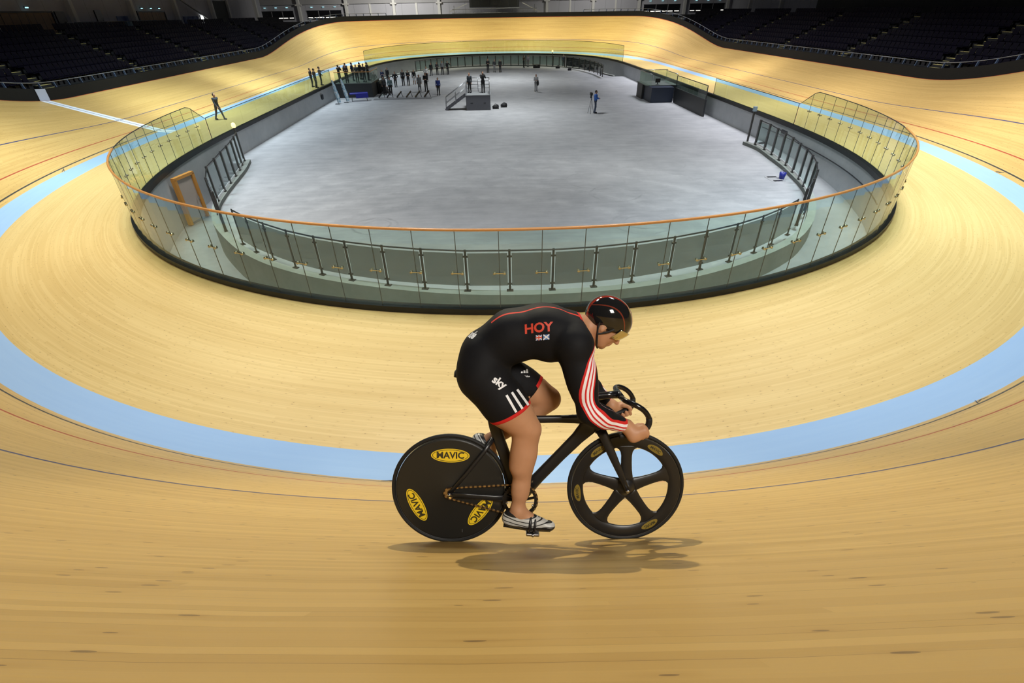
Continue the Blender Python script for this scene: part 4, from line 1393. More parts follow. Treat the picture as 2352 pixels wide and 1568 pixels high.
# steerer and stem
mb = MB().tube([(.80, 0, .77), (.785, 0, .885)], .017, 14)
blade(mb, [(.772, 0, .868, .022, .02), (.81, 0, .874, .022, .019), (.88, 0, .882, .019, .017), (.94, 0, .887, .022, .026)])
mb.build('stem', CARBON_G, bike)
def bar_side(s_):
    return [(.945, 0, .886), (.945, .04*s_, .886), (.945, .08*s_, .888), (.952, .12*s_, .888), (.975, .150*s_, .884), (1.010, .166*s_, .870), (1.043, .168*s_, .845), (1.066, .168*s_, .808), (1.064, .168*s_, .768), (1.040, .168*s_, .738), (1.0, .168*s_, .722), (.95, .168*s_, .714), (.915, .168*s_, .712)]
mb = MB()
for s_ in (-1, 1):
    pts = catmull(bar_side(s_), 4)
    mb.tube(pts, .0145, 12)
mb.tube([(.945, -.06, .888), (.945, .06, .888)], .0165, 12)
bars = mb.build('handlebar', CARBON_G, bike)
for s_ in (-1, 1):
    MB().tube(catmull(bar_side(s_), 4)[28:], .0165, 12).build('grip_tape', TYRE, bars)
# saddle and post
mb = MB()
blade(mb, [(.25, 0, .78, .028, .012), (.215, 0, .88, .027, .012), (.182, 0, .985, .026, .012)])
mb.box((.18, 0, .992), (.07, .05, .02), None, 0, .006)
mb.build('seat_post', CARBON, bike)
rows = [(.045, .045, 1.026, .008), (.055, .062, 1.030, .016), (.09, .068, 1.030, .020), (.14, .058, 1.024, .022), (.20, .036, 1.020, .02), (.27, .022, 1.018, .018), (.315, .016, 1.014, .014), (.325, .008, 1.01, .008)]
vs = []; fs = []; n = 16
for (x, wd, z, th) in rows:
    for k in range(n):
        a = 2*PI*k/n
        vs.append((x, wd*math.cos(a), z-.006+th*math.sin(a)*(1 if math.sin(a) > 0 else .9)-.012*(abs(math.cos(a))**3)))
for i in range(len(rows)-1):
    for k in range(n): fs.append((i*n+k, i*n+(k+1) % n, (i+1)*n+(k+1) % n, (i+1)*n+k))
fs += [tuple(range(n)), tuple((len(rows)-1)*n+k for k in range(n-1, -1, -1))]
MB().add(vs, fs, 0, True).build('saddle', mat('saddle_leather', (.012, .012, .013), .4), bike)
# cranks, chainring, chain, pedals
BBx = Vector((.395, 0, .285)); CR = .098
mb = MB()
nt = 50; vs = []
for k in range(nt*4):
    a = 2*PI*k/(nt*4); r = CR+.003 if k % 4 in (0, 1) else CR-.002
    vs.append((r, a))
ri = .080
V = []; F = []
N_ = len(vs)
for y in (-.049, -.045):
    for (r, a) in vs: V.append((BBx.x+r*math.cos(a), y, BBx.z+r*math.sin(a)))
    for (r, a) in vs: V.append((BBx.x+ri*math.cos(a), y, BBx.z+ri*math.sin(a)))
for k in range(N_):
    l = (k+1) % N_
    F += [(k, l, N_+l, N_+k), (2*N_+k, 3*N_+k, 3*N_+l, 2*N_+l), (k, 2*N_+k, 2*N_+l, l), (N_+k, N_+l, 3*N_+l, 3*N_+k)]
mb.add(V, F)
for k in range(5):
    a = math.radians(-61+72*k)
    mb.bar(BBx+Vector((.015*math.cos(a), -.047, .015*math.sin(a))), BBx+Vector((.084*math.cos(a), -.047, .084*math.sin(a))), .006, .020, 0, (0, 1, 0))
ring = mb.build('chainring', mat('ring_dark', (.05, .045, .04), .35, .8), bike)
mb = MB()
for k in range(5):
    a = math.radians(-25+72*k)
    mb.tube([BBx+Vector((.078*math.cos(a), -.052, .078*math.sin(a))), BBx+Vector((.078*math.cos(a), -.043, .078*math.sin(a)))], .006, 8)
mb.build('ring_bolt', STEEL, ring)
RP = Vector((.459, 0, .165)); LP = BBx*2-RP; LP = Vector((.331, 0, .405))
cr = (Vector((.460, 0, .135))-BBx).normalized()*.165
RP = BBx+cr; LP = BBx-cr
mb = MB(); blade(mb, [(BBx.x, -.062, BBx.z, .018, .009), (BBx.x+cr.x*.5, -.068, BBx.z+cr.z*.5, .013, .007), (RP.x, -.076, RP.z, .013, .007)])
mb.build('crank_arm', CARBON_G, bike)
mb = MB(); blade(mb, [(BBx.x, .062, BBx.z, .018, .009), (BBx.x-cr.x*.5, .068, BBx.z-cr.z*.5, .013, .007), (LP.x, .076, LP.z, .013, .007)])
mb.build('crank_arm', CARBON_G, bike)
for (P_, s_, dx) in ((RP, -1, Vector((1, 0, -.08))), (LP, 1, Vector((.62, 0, -.78)))):
    dx = dx.normalized(); dz = Vector((-dx.z, 0, dx.x))
    c = Vector((P_.x, s_*.125, P_.z))
    R_ = Matrix((dx, Vector((0, 1, 0)), dz)).transposed()
    MB().tube([(P_.x, s_*.07, P_.z), (P_.x, s_*.16, P_.z)], .008, 8).box(c, (.075, .06, .018), R_, 0, .006).build('pedal', STEEL if s_ < 0 else CARBON, bike)
# chain as a run of links
path = []
r0, r1 = .031, CR+.001
c0 = Vector((0, 0, R_W)); c1 = BBx
dv = c1-c0; L = dv.length; th = math.atan2(dv.z, dv.x); ph = math.acos((r0-r1)/L)
ta, tb = th+ph, th-ph
def arc(c, r, a0, a1, n): return [c+Vector((r*math.cos(a0+(a1-a0)*i/n), 0, r*math.sin(a0+(a1-a0)*i/n))) for i in range(n+1)]
pts = arc(c0, r0, ta, tb+2*PI, 16)+arc(c1, r1, tb, ta, 40)[0:]
tot = 0; P2 = pts+[pts[0]]
ln = [0]
for i in range(len(P2)-1): ln.append(ln[-1]+(P2[i+1]-P2[i]).length)
nl = int(ln[-1]/.0127); 
def at(d):
    d = d % ln[-1]
    for i in range(len(P2)-1):
        if ln[i+1] >= d: return P2[i].lerp(P2[i+1], (d-ln[i])/max(1e-9, ln[i+1]-ln[i]))
mb = MB()
for i in range(nl):
    a, b = at(ln[-1]*i/nl), at(ln[-1]*(i+1)/nl)
    y = -.047; wd = .0085 if i % 2 else .0055; hg = .0078 if i % 2 else .006
    mb.bar((a.x, y, a.z), (b.x, y, b.z), wd, hg, i % 2, (0, 0, 1) if abs((b-a).normalized().z) < .9 else (1, 0, 0))
mb.build('chain', [mat('chain_inner', (.10, .06, .03), .4, .7), GOLD], bike)
# ------------------------------------------------------------------ rider
SKIN = mat('rider_skin', (.50, .26, .15), .5, 0, .35)
g = NG(SKIN)
g.base(g.mix(g.noise(g.obj(), 9.0, 3, .6), (.41, .20, .105), (.51, .27, .15)))
SKIN.node_tree.nodes['Principled BSDF'].inputs['Subsurface Weight'].default_value = .06
SKIN.node_tree.nodes['Principled BSDF'].inputs['Subsurface Radius'].default_value = (.02, .008, .004)

person = thing('person', 'cyclist in black skinsuit with red and white sleeve stripes crouched over the track bicycle', 'person')
person.matrix_world = BIKE_M

HIP = {-1: (.195, -.095, 1.015), 1: (.195, .095, 1.015)}
KNEE = {-1: (.436, -.125, .735), 1: (.565, .115, .825)}
ANK = {-1: (.380, -.130, .275), 1: (.225, .125, .575)}
SHO = {-1: (.672, -.190, 1.195), 1: (.68, .190, 1.205)}
ELB = {-1: (.738, -.245, .872), 1: (.775, .285, .905)}
WRI = {-1: (.950, -.176, .768), 1: (.945, .176, .762)}

def torso_prims():
    P = []
    P.append(ell((.205, 0, 1.085), (.122, .165, .125), None, .06, 1))
    P.append(ell((.190, -.075, 1.062), (.105, .095, .105), None, .05, 1))
    P.append(ell((.190, .075, 1.062), (.105, .095, .105), None, .05, 1))
    P.append(cone((.22, -.05, 1.135), (.36, -.055, 1.225), .115, .118, .06, 1))
    P.append(cone((.22, .05, 1.135), (.36, .055, 1.225), .115, .118, .06, 1))
    P.append(cone((.36, -.06, 1.225), (.56, -.075, 1.25), .118, .122, .06, 1))
    P.append(cone((.36, .06, 1.225), (.56, .075, 1.25), .118, .122, .06, 1))
    P.append(cone((.50, 0, 1.27), (.655, 0, 1.262), .110, .085, .06, 1))
    for s in (-1, 1):
        P.append(cone((.52, .11*s, 1.28), (.655, .145*s, 1.235), .085, .082, .06, 1))      # shoulder blade
        P.append(cone((.56, .10*s, 1.19), (.66, .14*s, 1.20), .085, .075, .05, 1))         # chest
        P.append(cone((.68, .05*s, 1.275), SHO[s], .050, .072, .05, 1))                    # trapezius to shoulder
    return P
def leg_prims(s, upper=True):
    h, k = np.array(HIP[s]), np.array(KNEE[s])
    P = [cone(h, h+(k-h)*.55, .120, .106, .05, 2), cone(h+(k-h)*.5, h+(k-h)*.88, .107, .076, .05, 2)]
    d = (k-h)/np.linalg.norm(k-h)
    q = np.array([-d[2], 0, d[0]]); q = q if q[2] > 0 else -q
    P.append(cone(h+(k-h)*.2+q*.03, h+(k-h)*.75+q*.018, .085, .068, .05, 2))              # quadriceps
    return P
def shank_prims(s):
    k, a = np.array(KNEE[s]), np.array(ANK[s]); h = np.array(HIP[s])
    d = (a-k)/np.linalg.norm(a-k)
    bk = np.array([d[2], 0, -d[0]]); bk = bk if bk[0] < 0 else -bk
    d2 = (k-h)/np.linalg.norm(k-h)
    P = [cone(h+(k-h)*.85, k, .074, .056, .04, 2)]
    P.append(ell(k+np.array([.022, 0, .004])*1.0, (.042, .040, .045), None, .03, 2))       # kneecap
    P.append(cone(k, k+(a-k)*.30, .058, .054, .04, 3))
    P.append(cone(k+(a-k)*.12+bk*.014, k+(a-k)*.42+bk*.020, .050, .052, .04, 3))           # calf
    for sy in (-1, 1):
        P.append(cone(k+(a-k)*.15+bk*.022+np.array([0, .018*sy, 0]), k+(a-k)*.45+bk*.022+np.array([0, .016*sy, 0]), .036, .034, .035, 3))
    P.append(cone(k+(a-k)*.28, k+(a-k)*.75, .052, .040, .05, 3))
    P.append(cone(k+(a-k)*.7, a, .041, .036, .04, 3))
    P.append(cone(k+(a-k)*.1-bk*.035, k+(a-k)*.8-bk*.012, .022, .022, .03, 3))             # shin bone
    for sy in (-1, 1): P.append(ell(a+np.array([0, .030*sy, 0]), (.016, .012, .018), None, .02, 3))
    return P
def foot_prims(s):
    a = np.array(ANK[s])
    if s < 0: d = np.array([1, -.03, -.10])
    else: d = np.array([.60, .03, -.80])
    d = d/np.linalg.norm(d); up = np.array([-d[2], 0, d[0]])
    heel = a-up*.055-d*.045
    return [cone(a, a-up*.05-d*.01, .036, .036, .03, 4), cone(heel, a-up*.06+d*.06, .030, .030, .03, 4), cone(a-up*.02+d*.02, a-up*.062+d*.12, .034, .024, .03, 4), cone(a-up*.066+d*.05, a-up*.07+d*.165, .030, .022, .03, 4)], d, up
def arm_prims(s):
    a, b, c = np.array(SHO[s]), np.array(ELB[s]), np.array(WRI[s])
    P = [ell(a, (.074, .072, .074), None, .05, 5), cone(a, a+(b-a)*.5, .070, .062, .05, 5), cone(a+(b-a)*.4, b, .062, .047, .05, 5)]
    P.append(cone(a+(b-a)*.35+np.array([.018, 0, 0]), a+(b-a)*.7+np.array([.014, 0, 0]), .047, .040, .04, 5))      # biceps
    P.append(cone(a+(b-a)*.25+np.array([-.022, 0, 0]), a+(b-a)*.7+np.array([-.014, 0, 0]), .047, .040, .04, 5))    # triceps
    P.append(cone(b, b+(c-b)*.35, .048, .048, .04, 6)); P.append(cone(b+(c-b)*.3, b+(c-b)*.75, .047, .034, .05, 6)); P.append(cone(b+(c-b)*.7, c, .033, .027, .03, 6))
    return P
def hand_prims(s):
    """closed on the drop: palm over the outside of the bar, four fingers round it, thumb across"""
    w = np.array(WRI[s]); P = []
    y0 = .168*s; bz, bx = .728, 1.012         # bar section held
    kn = []
    # bar runs along d, fingers curl in the plane across it
    d = np.array([.93, 0, .36]); d /= np.linalg.norm(d)
    c0 = np.array([1.010, y0, .727])
    o = np.array([0, s*1.0, 0]); nrm = np.array([-d[2], 0, d[0]])
    out = o                                  # away from the rider's middle
    def pt(t, ang, r): return c0+d*t+(out*math.cos(ang)+nrm*math.sin(ang))*r
    P.append(cone(w, pt(-.022, .75, .036), .027, .026, .03, 7))
    P.append(cone(pt(-.035, .95, .036), pt(.030, .85, .038), .021, .020, .02, 7))
    P.append(cone(pt(-.038, .1, .038), pt(.034, .1, .040), .020, .019, .02, 7))
    P.append(cone(pt(-.030, .55, .040), pt(.028, .50, .042), .018, .018, .02, 7))
    P.append(cone(w, pt(-.03, .0, .034), .025, .020, .03, 7))
    for i, (t, L, r) in enumerate(((.036, 1.0, .0098), (.014, 1.06, .0102), (-.009, 1.0, .0098), (-.031, .85, .0088))):
        a1 = -.25; a2 = -1.25*L; a3 = -2.25*L; a4 = -3.0*L
        q = [pt(t, .45, .046), pt(t, a1, .040), pt(t, a2, .032), pt(t, a3, .029), pt(t, a4, .027)]
        for j in range(4): P.append(cone(q[j], q[j+1], r+.002*(3-j)/3, r+.002*(2-j)/3, .006 if j else .012, 8+i))
    q = [pt(-.012, 1.25, .038), pt(.018, 1.75, .036), pt(.040, 2.35, .030), pt(.048, 2.9, .027)]
    for j in range(3): P.append(cone(q[j], q[j+1], .0135-.0012*j, .0123-.0012*j, .008, 12))
    return P
# head: face turned down and forward by 45 degrees
HC = np.array([.872, -.0, 1.282]); fa = math.radians(-47)
HF = np.array([math.cos(fa), -.05, math.sin(fa)]); HF /= np.linalg.norm(HF)
HU = np.array([-HF[2], 0, HF[0]]); HU /= np.linalg.norm(HU); HS = np.cross(HU, HF)     # HS: towards the rider's left
HR = np.stack([HF, HS, HU], 1)
def hp(f, s, u): return HC+HF*f+HS*s+HU*u
def head_prims():
    P = [ell(hp(-.012, 0, .030), (.100, .076, .088), HR, .03, 20),
         ell(hp(.030, 0, -.035), (.066, .062, .075), HR, .03, 20),
         cone(hp(.045, 0, -.095), hp(.066, 0, -.105), .030, .020, .03, 20)]
    for s in (-1, 1):
        P.append(cone(hp(-.010, .058*s, -.060), hp(.045, .026*s, -.102), .020, .020, .025, 20))   # jaw
        P.append(ell(hp(.066, .030*s, -.022), (.022, .024, .018), HR, .02, 20))                    # cheek
        P.append(cone(hp(.086, .010*s, .018), hp(.078, .045*s, .016), .012, .010, .015, 20))       # brow
        P.append(ell(hp(-.016, .080*s, -.026), (.018, .008, .032), HR, .008, 21))                  # ear
        P.append(ell(hp(-.012, .085*s, -.046), (.010, .006, .012), HR, .006, 21))
        P.append(cone(hp(.092, .006*s, -.040), hp(.090, .013*s, -.042), .009, .008, .008, 20))     # nostril wing
    P.append(cone(hp(.088, 0, .008), hp(.112, 0, -.035), .009, .012, .012, 20))                    # nose
    P.append(cone(hp(.088, -.018, -.063), hp(.088, .018, -.063), .008, .008, .006, 22))            # upper lip
    P.append(cone(hp(.084, -.015, -.077), hp(.084, .015, -.077), .009, .009, .006, 22))            # lower lip
    P.append(cone((.70, 0, 1.255), tuple(hp(-.035, 0, -.055)), .066, .062, .04, 23))               # neck
    P.append(cone((.71, 0, 1.215), tuple(hp(.0, 0, -.085)), .045, .038, .04, 23))
    return P

def all_body():
    P = torso_prims()
    for s in (-1, 1):
        P += leg_prims(s)+shank_prims(s)+foot_prims(s)[0]+arm_prims(s)+hand_prims(s)
    return P+head_prims()
BP = all_body()
lo, hi = bounds(BP, .03)
VX = .0046
D, ax, ID = field(BP, lo, hi, VX)
Vb, Fb = surface_nets(D, lo, VX)
Vb = smooth_v(Vb, Fb, 2, .5)
body = link('body', np_mesh('body', Vb, Fb, SKIN), person)
body['label'] = 'bare skin of the face, hands and legs'

# ---- skinsuit: its own surface a few millimetres outside the body, cut at neck, cuffs and hems
SP = torso_prims()
for s in (-1, 1): SP += leg_prims(s)+[shank_prims(s)[0]]+arm_prims(s)
SP += [cone((.70, 0, 1.255), tuple(hp(-.035, 0, -.055)), .066, .062, .04, 23), cone((.71, 0, 1.215), tuple(hp(.0, 0, -.085)), .045, .038, .04, 23)]
lo, hi = bounds(SP, .03)
D, ax, ID = field(SP, lo, hi, VX, .0042)
G = np.stack(np.meshgrid(*ax, indexing='ij'), -1)
def cut(D, p, n, sel=None):
    d = (G-np.asarray(p, np.float32)) @ (np.asarray(n, np.float32)/np.linalg.norm(n))
    if sel is not None: d = np.where(sel, d, -1)
    return np.maximum(D, d)
HEM = {}
for s in (-1, 1):
    h, k = np.array(HIP[s]), np.array(KNEE[s])
    d = (k-h)/np.linalg.norm(k-h)
    p, dd = (np.array([.372, -.12, .840]), np.array([.47, 0, -.88])) if s < 0 else (np.array([.512, .11, .930]), np.array([.767, 0, -.642]))
    HEM[s] = (p, dd/np.linalg.norm(dd))
    sel = (np.sqrt(((G-p.astype(np.float32))**2).sum(-1)) < .27) & (G[..., 1]*s > -.005) & (G[..., 1]*s < .27) & ((G[..., 0] < .60) if s < 0 else (G[..., 0] < .70)) & (G[..., 2] < 1.05)
    D = cut(D, p, dd, sel)
    w_, e_ = np.array(WRI[s]), np.array(ELB[s]); a_ = (w_-e_)/np.linalg.norm(w_-e_)
    sel = (G[..., 1]*s > .08) & (G[..., 0] > .85)
    D = cut(D, w_-a_*.006, a_, sel)
nd = np.array([.80, 0, -.02]); NP_ = np.array([.748, 0, 1.25]); nd = np.array([.93, 0, .30])
sel = (np.abs(G[..., 1]) < .085) & (G[..., 2] > 1.14)
D = cut(D, NP_, nd, sel)
Vs, Fs = surface_nets(D, lo, VX)
Vs = smooth_v(Vs, Fs, 2, .5)
SUIT = mat('skinsuit_black', (.0105, .0105, .0125), .7, 0, .18)
SUIT.node_tree.nodes['Principled BSDF'].inputs['Sheen Weight'].default_value = .0
sm = np_mesh('skinsuit', Vs, Fs, SUIT)
suit = link('skinsuit', sm, person)
suit['label'] = 'black skinsuit with red trim and white stripes'
# distances that the suit's print follows
def poly_lat(V, pts, nrm):
    """nearest distance along a line drawn on the suit and signed distance to its side"""
    pts = np.array(pts, float); best = np.full(len(V), 9.0); lat = np.full(len(V), 9.0); tt = np.zeros(len(V))
    for i in range(len(pts)-1):
        a, b = pts[i], pts[i+1]; ab = b-a; L = np.linalg.norm(ab)
        t = np.clip(((V-a) @ ab)/(L*L), 0, 1)
        p = a+t[:, None]*ab; q = V-p; d = np.linalg.norm(q, axis=1)
        n0, n1 = np.array(nrm[i], float), np.array(nrm[i+1], float)
        n_ = n0[None]*(1-t[:, None])+n1[None]*t[:, None]
        sd = np.cross(ab/L, n_); sd /= np.linalg.norm(sd, axis=1)[:, None]
        up_ = (q*n_).sum(1)/np.linalg.norm(n_, axis=1)
        m_ = d < best
        best = np.where(m_, d, best); lat = np.where(m_, (q*sd).sum(1), lat); tt = np.where(m_, i+t, tt)
    return best, lat, tt
def smoothline(pts, n=5): return [tuple(p) for p in catmull(pts, n)]
def put_attr(me, name, arr):
    a = me.attributes.new(name, 'FLOAT', 'POINT'); a.data.foreach_set('value', np.asarray(arr, np.float32))
LINE = [(.745, -.060, 1.215), (.760, -.125, 1.205), (.750, -.212, 1.160), (.732, -.262, 1.09), (.722, -.290, 1.00), (.738, -.300, .910), (.792, -.290, .842), (.860, -.250, .797), (.955, -.208, .757)]
NRM = [(.9, -.2, .3), (.85, -.4, .2), (.75, -.65, .1), (.65, -.75, 0), (.5, -.85, -.1), (.2, -.95, -.2), (-.1, -.9, -.45), (-.1, -.9, -.42), (-.1, -.9, -.40)]
PL = smoothline(LINE); NL = smoothline(NRM)
b1, l1, t1 = poly_lat(Vs, PL, NL)
LLINE = [(.745, .060, 1.215), (.760, .125, 1.205), (.760, .195, 1.170), (.760, .250, 1.10), (.768, .300, 1.01), (.785, .332, .925), (.815, .318, .875), (.870, .275, .825), (.952, .225, .772)]
b2, l2, t2 = poly_lat(Vs, smoothline(LLINE), [(p[0], -p[1], p[2]) for p in NL])
lat = np.where(b1 < b2, l1, -l2); bb = np.minimum(b1, b2)
lat = np.where(bb > .075, .2, lat)
put_attr(sm, 'sleeve', lat)
hemd = np.full(len(Vs), .5)
for s in (-1, 1):
    p, d = HEM[s]
    q = -((Vs-p) @ d); near_leg = (Vs[:, 1]*s > .02) & (np.linalg.norm(Vs-p, axis=1) < .16)
    hemd = np.where(near_leg, np.minimum(hemd, q), hemd)
put_attr(sm, 'hem', hemd)
neckd = np.where((np.abs(Vs[:, 1]) < .09) & (Vs[:, 2] > 1.12), -((Vs-NP_) @ (nd/np.linalg.norm(nd))), .5)
put_attr(sm, 'neck', neckd)
SPINE = [(.30, -.086, 1.31), (.34, -.088, 1.330), (.43, -.090, 1.358), (.52, -.088, 1.366), (.60, -.080, 1.350), (.67, -.065, 1.318), (.745, -.045, 1.285)]
b3, l3, t3 = poly_lat(Vs, smoothline(SPINE), [(0, -.4, 1)]*len(smoothline(SPINE)))
put_attr(sm, 'spine', np.where(b3 < .05, l3, .2))
# thigh bars: three white bars running down the outside of the right thigh (and of the left)
h, k = np.array(HIP[-1]), np.array(KNEE[-1]); d = (k-h)/np.linalg.norm(k-h)
g = NG(SUIT)
BLK, RED, WHT = (.0065, .0065, .008), (.56, .022, .020), (.80, .74, .76)
sl = g.attr('sleeve'); ab_ = g.m('ABSOLUTE', sl)
col = g.mix(g.m('LESS_THAN', ab_, .0345), BLK, RED)
for c in (-.0195, .0, .0195):
    col = g.mix(g.m('LESS_THAN', g.m('ABSOLUTE', g.m('SUBTRACT', sl, c)), .0058), col, WHT)
col = g.mix(g.m('LESS_THAN', g.m('ABSOLUTE', g.attr('spine')), .0075), col, (.66, .05, .03))
col = g.mix(g.m('LESS_THAN', g.attr('hem'), .021), col, RED)
col = g.mix(g.m('LESS_THAN', g.attr('neck'), .012), col, RED)
g.base(col)
fine = g.noise(g.obj(), 60.0, 2, .5); fold = g.noise(g.obj(), 11.0, 3, .55)
g.bump(g.m('ADD', g.m('MULTIPLY', fine, .15), fold), .16, .012)

sb = bvh_of(suit)
WHITE_PR = mat('print_white', (.78, .78, .80), .5); RED_PR = mat('print_red', (.60, .055, .025), .5); NAVY_PR = mat('print_navy', (.05, .07, .30), .5); BLUE_PR = mat('print_blue', (.10, .22, .48), .5)
CAMB = BIKE_M.inverted() @ CAMPOS
def suit_decal(name, VF, px, py, ang, m_, off=.0016, tilt=(0, 1, -.55)):
    """prints face outwards on the rider's right side"""
    dr = Vector(tilt).normalized()
    axx = Vector((math.cos(ang), 0, math.sin(ang)))
    axx = (axx-dr*axx.dot(dr)).normalized(); ayy = axx.cross(dr); ayy = -ayy if ayy.z < 0 else ayy
    o = Vector((px[0], px[1], px[2]))
    return decal(name, VF, sb, o, axx, ayy, dr, m_, suit, off)
def rect(wd, ht, c=(0, 0), n=1): return shape2d([(c[0]-wd/2, c[1]-ht/2), (c[0]+wd/2, c[1]-ht/2), (c[0]+wd/2, c[1]+ht/2), (c[0]-wd/2, c[1]+ht/2)], .008)
CH = (.488, -.13, 1.256)
suit_decal('name_print', text_mesh2d('HOY', .064, .010, .0020), CH, 0, 0.02, RED_PR)
FLX = (.508, -.16, 1.222)
def offs(b, du, dv):
    return (b[0]+du, b[1], b[2]+dv)
for (dx, kind) in ((-.018, 'union'), (.018, 'saltire')):
    b0 = offs(FLX, dx, 0)
    base_ = suit_decal('flag_print', rect(.030, .022), b0, 0, 0.0, NAVY_PR if kind == 'union' else BLUE_PR, .0014)
    if kind == 'union':
        for (w1, h1, m1, of) in ((.030, .009, WHITE_PR, .0020), (.009, .022, WHITE_PR, .0020), (.030, .0048, RED_PR, .0026), (.0048, .022, RED_PR, .0026)):
            suit_decal('flag_cross', rect(w1, h1), b0, 0, 0.0, m1, of)
    for sgn in (-1, 1):
        a_ = math.atan2(.022*sgn, .030)
        L_ = .036; q_ = .0026 if kind == 'saltire' else .0014
        poly = [(-L_/2, -q_), (L_/2, -q_), (L_/2, q_), (-L_/2, q_)]
        poly = [(x*math.cos(a_)-y*math.sin(a_), x*math.sin(a_)+y*math.cos(a_)) for x, y in poly]
        suit_decal('flag_cross', shape2d(poly, .008), b0, 0, 0.0, WHITE_PR, .0018)
# sky wordmark on the hip and three bars on the right thigh
suit_decal('hip_print', text_mesh2d('sky', .056, .008, .0018), (.292, -.21, 1.022), 0, -.62, WHITE_PR, .0016, (0, 1, -.25))
for i in range(3):
    c = np.array([.352+.030*i, -.22, .912+.016*i])
    a_ = math.radians(-62+3*i)
    poly = [(-.052, -.0062), (.048, -.0062), (.048, .0062), (-.052, .0062)]
    suit_decal('thigh_bar', shape2d(poly, .010), tuple(c), 0, a_, WHITE_PR, .0016, (0, 1, -.30))
# three-bar mark with its word on the left thigh
LT_ = (.424, .0, 1.022)
def ldecal(name, VF, o, ang, m_):
    dr = Vector((.10, 1, -.45)).normalized(); axx = Vector((math.cos(ang), 0, math.sin(ang))); axx = (axx-dr*axx.dot(dr)).normalized(); ayy = axx.cross(dr); ayy = -ayy if ayy.z < 0 else ayy
    return decal(name, VF, LTB, Vector(o), axx, ayy, dr, m_, suit, .0016)
# only the part of the suit on the left thigh takes this print
fl = [tuple(p.vertices) for p in sm.polygons]
ctr = np.array([Vs[list(f)].mean(0) for f in fl])
keep = (ctr[:, 1] > .015) & (ctr[:, 0] > .34) & (ctr[:, 2] < 1.10)
LTB = BVHTree.FromPolygons([Vector(v) for v in Vs.tolist()], [f for f, q in zip(fl, keep) if q])
for i, (x0, hh) in enumerate(((-.014, .010), (.0, .017), (.014, .025))):
    ldecal('thigh_mark', shape2d([(x0-.006, -.004), (x0+.005, -.004), (x0+.005+.0, -.004+hh), (x0-.004, -.004+hh)], .006), LT_, .10, WHITE_PR)
ldecal('thigh_word', text_mesh2d('adidas', .0155, .006, .0003), (LT_[0]+.010, LT_[1], LT_[2]-.024), .10, WHITE_PR)
# end of a word that wraps round the lower back
dr = Vector((.72, .55, -.30)).normalized()
axx = Vector((-.28, .45, .16)); axx = Vector((.35, 0, .60)); 
ayy = None
axx = Vector((.42, -.50, -.05)); axx = (axx-dr*axx.dot(dr)).normalized(); ayy = axx.cross(dr); ayy = -ayy if (ayy.z-ayy.x*.2) < 0 else ayy
decal('back_word', text_mesh2d('ade', .060, .008, .002), sb, Vector((.162, -.045, 1.235)), axx, ayy, dr, WHITE_PR, suit, .0016)

# ---- helmet: shell with band, visor and strap
HELM = mat('helmet_gloss', (.012, .011, .010), .08, 0, .5, coat=.6)
hm = []
hm_p = [ell(hp(-.012, 0, .032), (.124, .094, .108), HR, .02), ell(hp(-.040, 0, .020), (.106, .088, .092), HR, .03), ell(hp(-.055, 0, -.002), (.076, .074, .070), HR, .03)]
lo, hi = bounds(hm_p, .02)
D, ax, ID = field(hm_p, lo, hi, .0038)
G = np.stack(np.meshgrid(*ax, indexing='ij'), -1)
q = G-HC.astype(np.float32)
gf, gs, gu = q @ HF.astype(np.float32), q @ HS.astype(np.float32), q @ HU.astype(np.float32)
# lower edge: straight over the ears, higher over the brow
edge = 1.262-.29*(G[..., 0]-.84)+.07*(G[..., 1]+.08)
D = np.maximum(D, edge-G[..., 2])
inner = np.full_like(D, .5)
for p in hm_p[:2]:
    inner = np.minimum(inner, sd_ell(G, p['c'], tuple(x-.012 for x in p['r']), p['R']))
D = np.maximum(D, -inner)
Vh, Fh = surface_nets(D, lo, .0038); Vh = smooth_v(Vh, Fh, 2, .5)
hme = np_mesh('helmet', Vh, Fh, HELM)
helmet = link('helmet', hme, person)
helmet['label'] = 'glossy black helmet with a red line'
qv = Vh-HC
vs_, vu_, vf_ = qv @ HS, qv @ HU, qv @ HF
put_attr(hme, 'crown', np.abs(vs_+.0)-.030)
put_attr(hme, 'side', vu_-(.080-.9*(vf_+.02)**2*6))
g = NG(HELM)
cr_ = g.attr('crown'); sd_ = g.attr('side')
colh = g.mix(g.m('LESS_THAN', g.m('ABSOLUTE', cr_), .009), (.010, .0095, .009), (.30, .03, .015))
colh = g.mix(g.m('LESS_THAN', g.m('ABSOLUTE', sd_), .0035), colh, (.17, .03, .015))
g.base(colh)
# visor
VIS = mat('visor_smoke', (.62, .55, .30), .06, .85, .5)
pts = []; nu, nv = 22, 8
for j in range(nv+1):
    for i in range(nu+1):
        a = math.radians(-60+120*i/nu); z = .044-.066*j/nv
        z += -.018*(abs(a)/1.05)**2
        rr = 1.0-.13*(j/nv)**1.5
        pts.append(hp(-.006+(.127*rr)*math.cos(a), .096*rr*math.sin(a), z))
fs = [(j*(nu+1)+i, j*(nu+1)+i+1, (j+1)*(nu+1)+i+1, (j+1)*(nu+1)+i) for j in range(nv) for i in range(nu)]
vo = MB().add(pts, fs, 0, True).build('visor', VIS, helmet)
md = vo.modifiers.new('thick', 'SOLIDIFY'); md.thickness = .0022
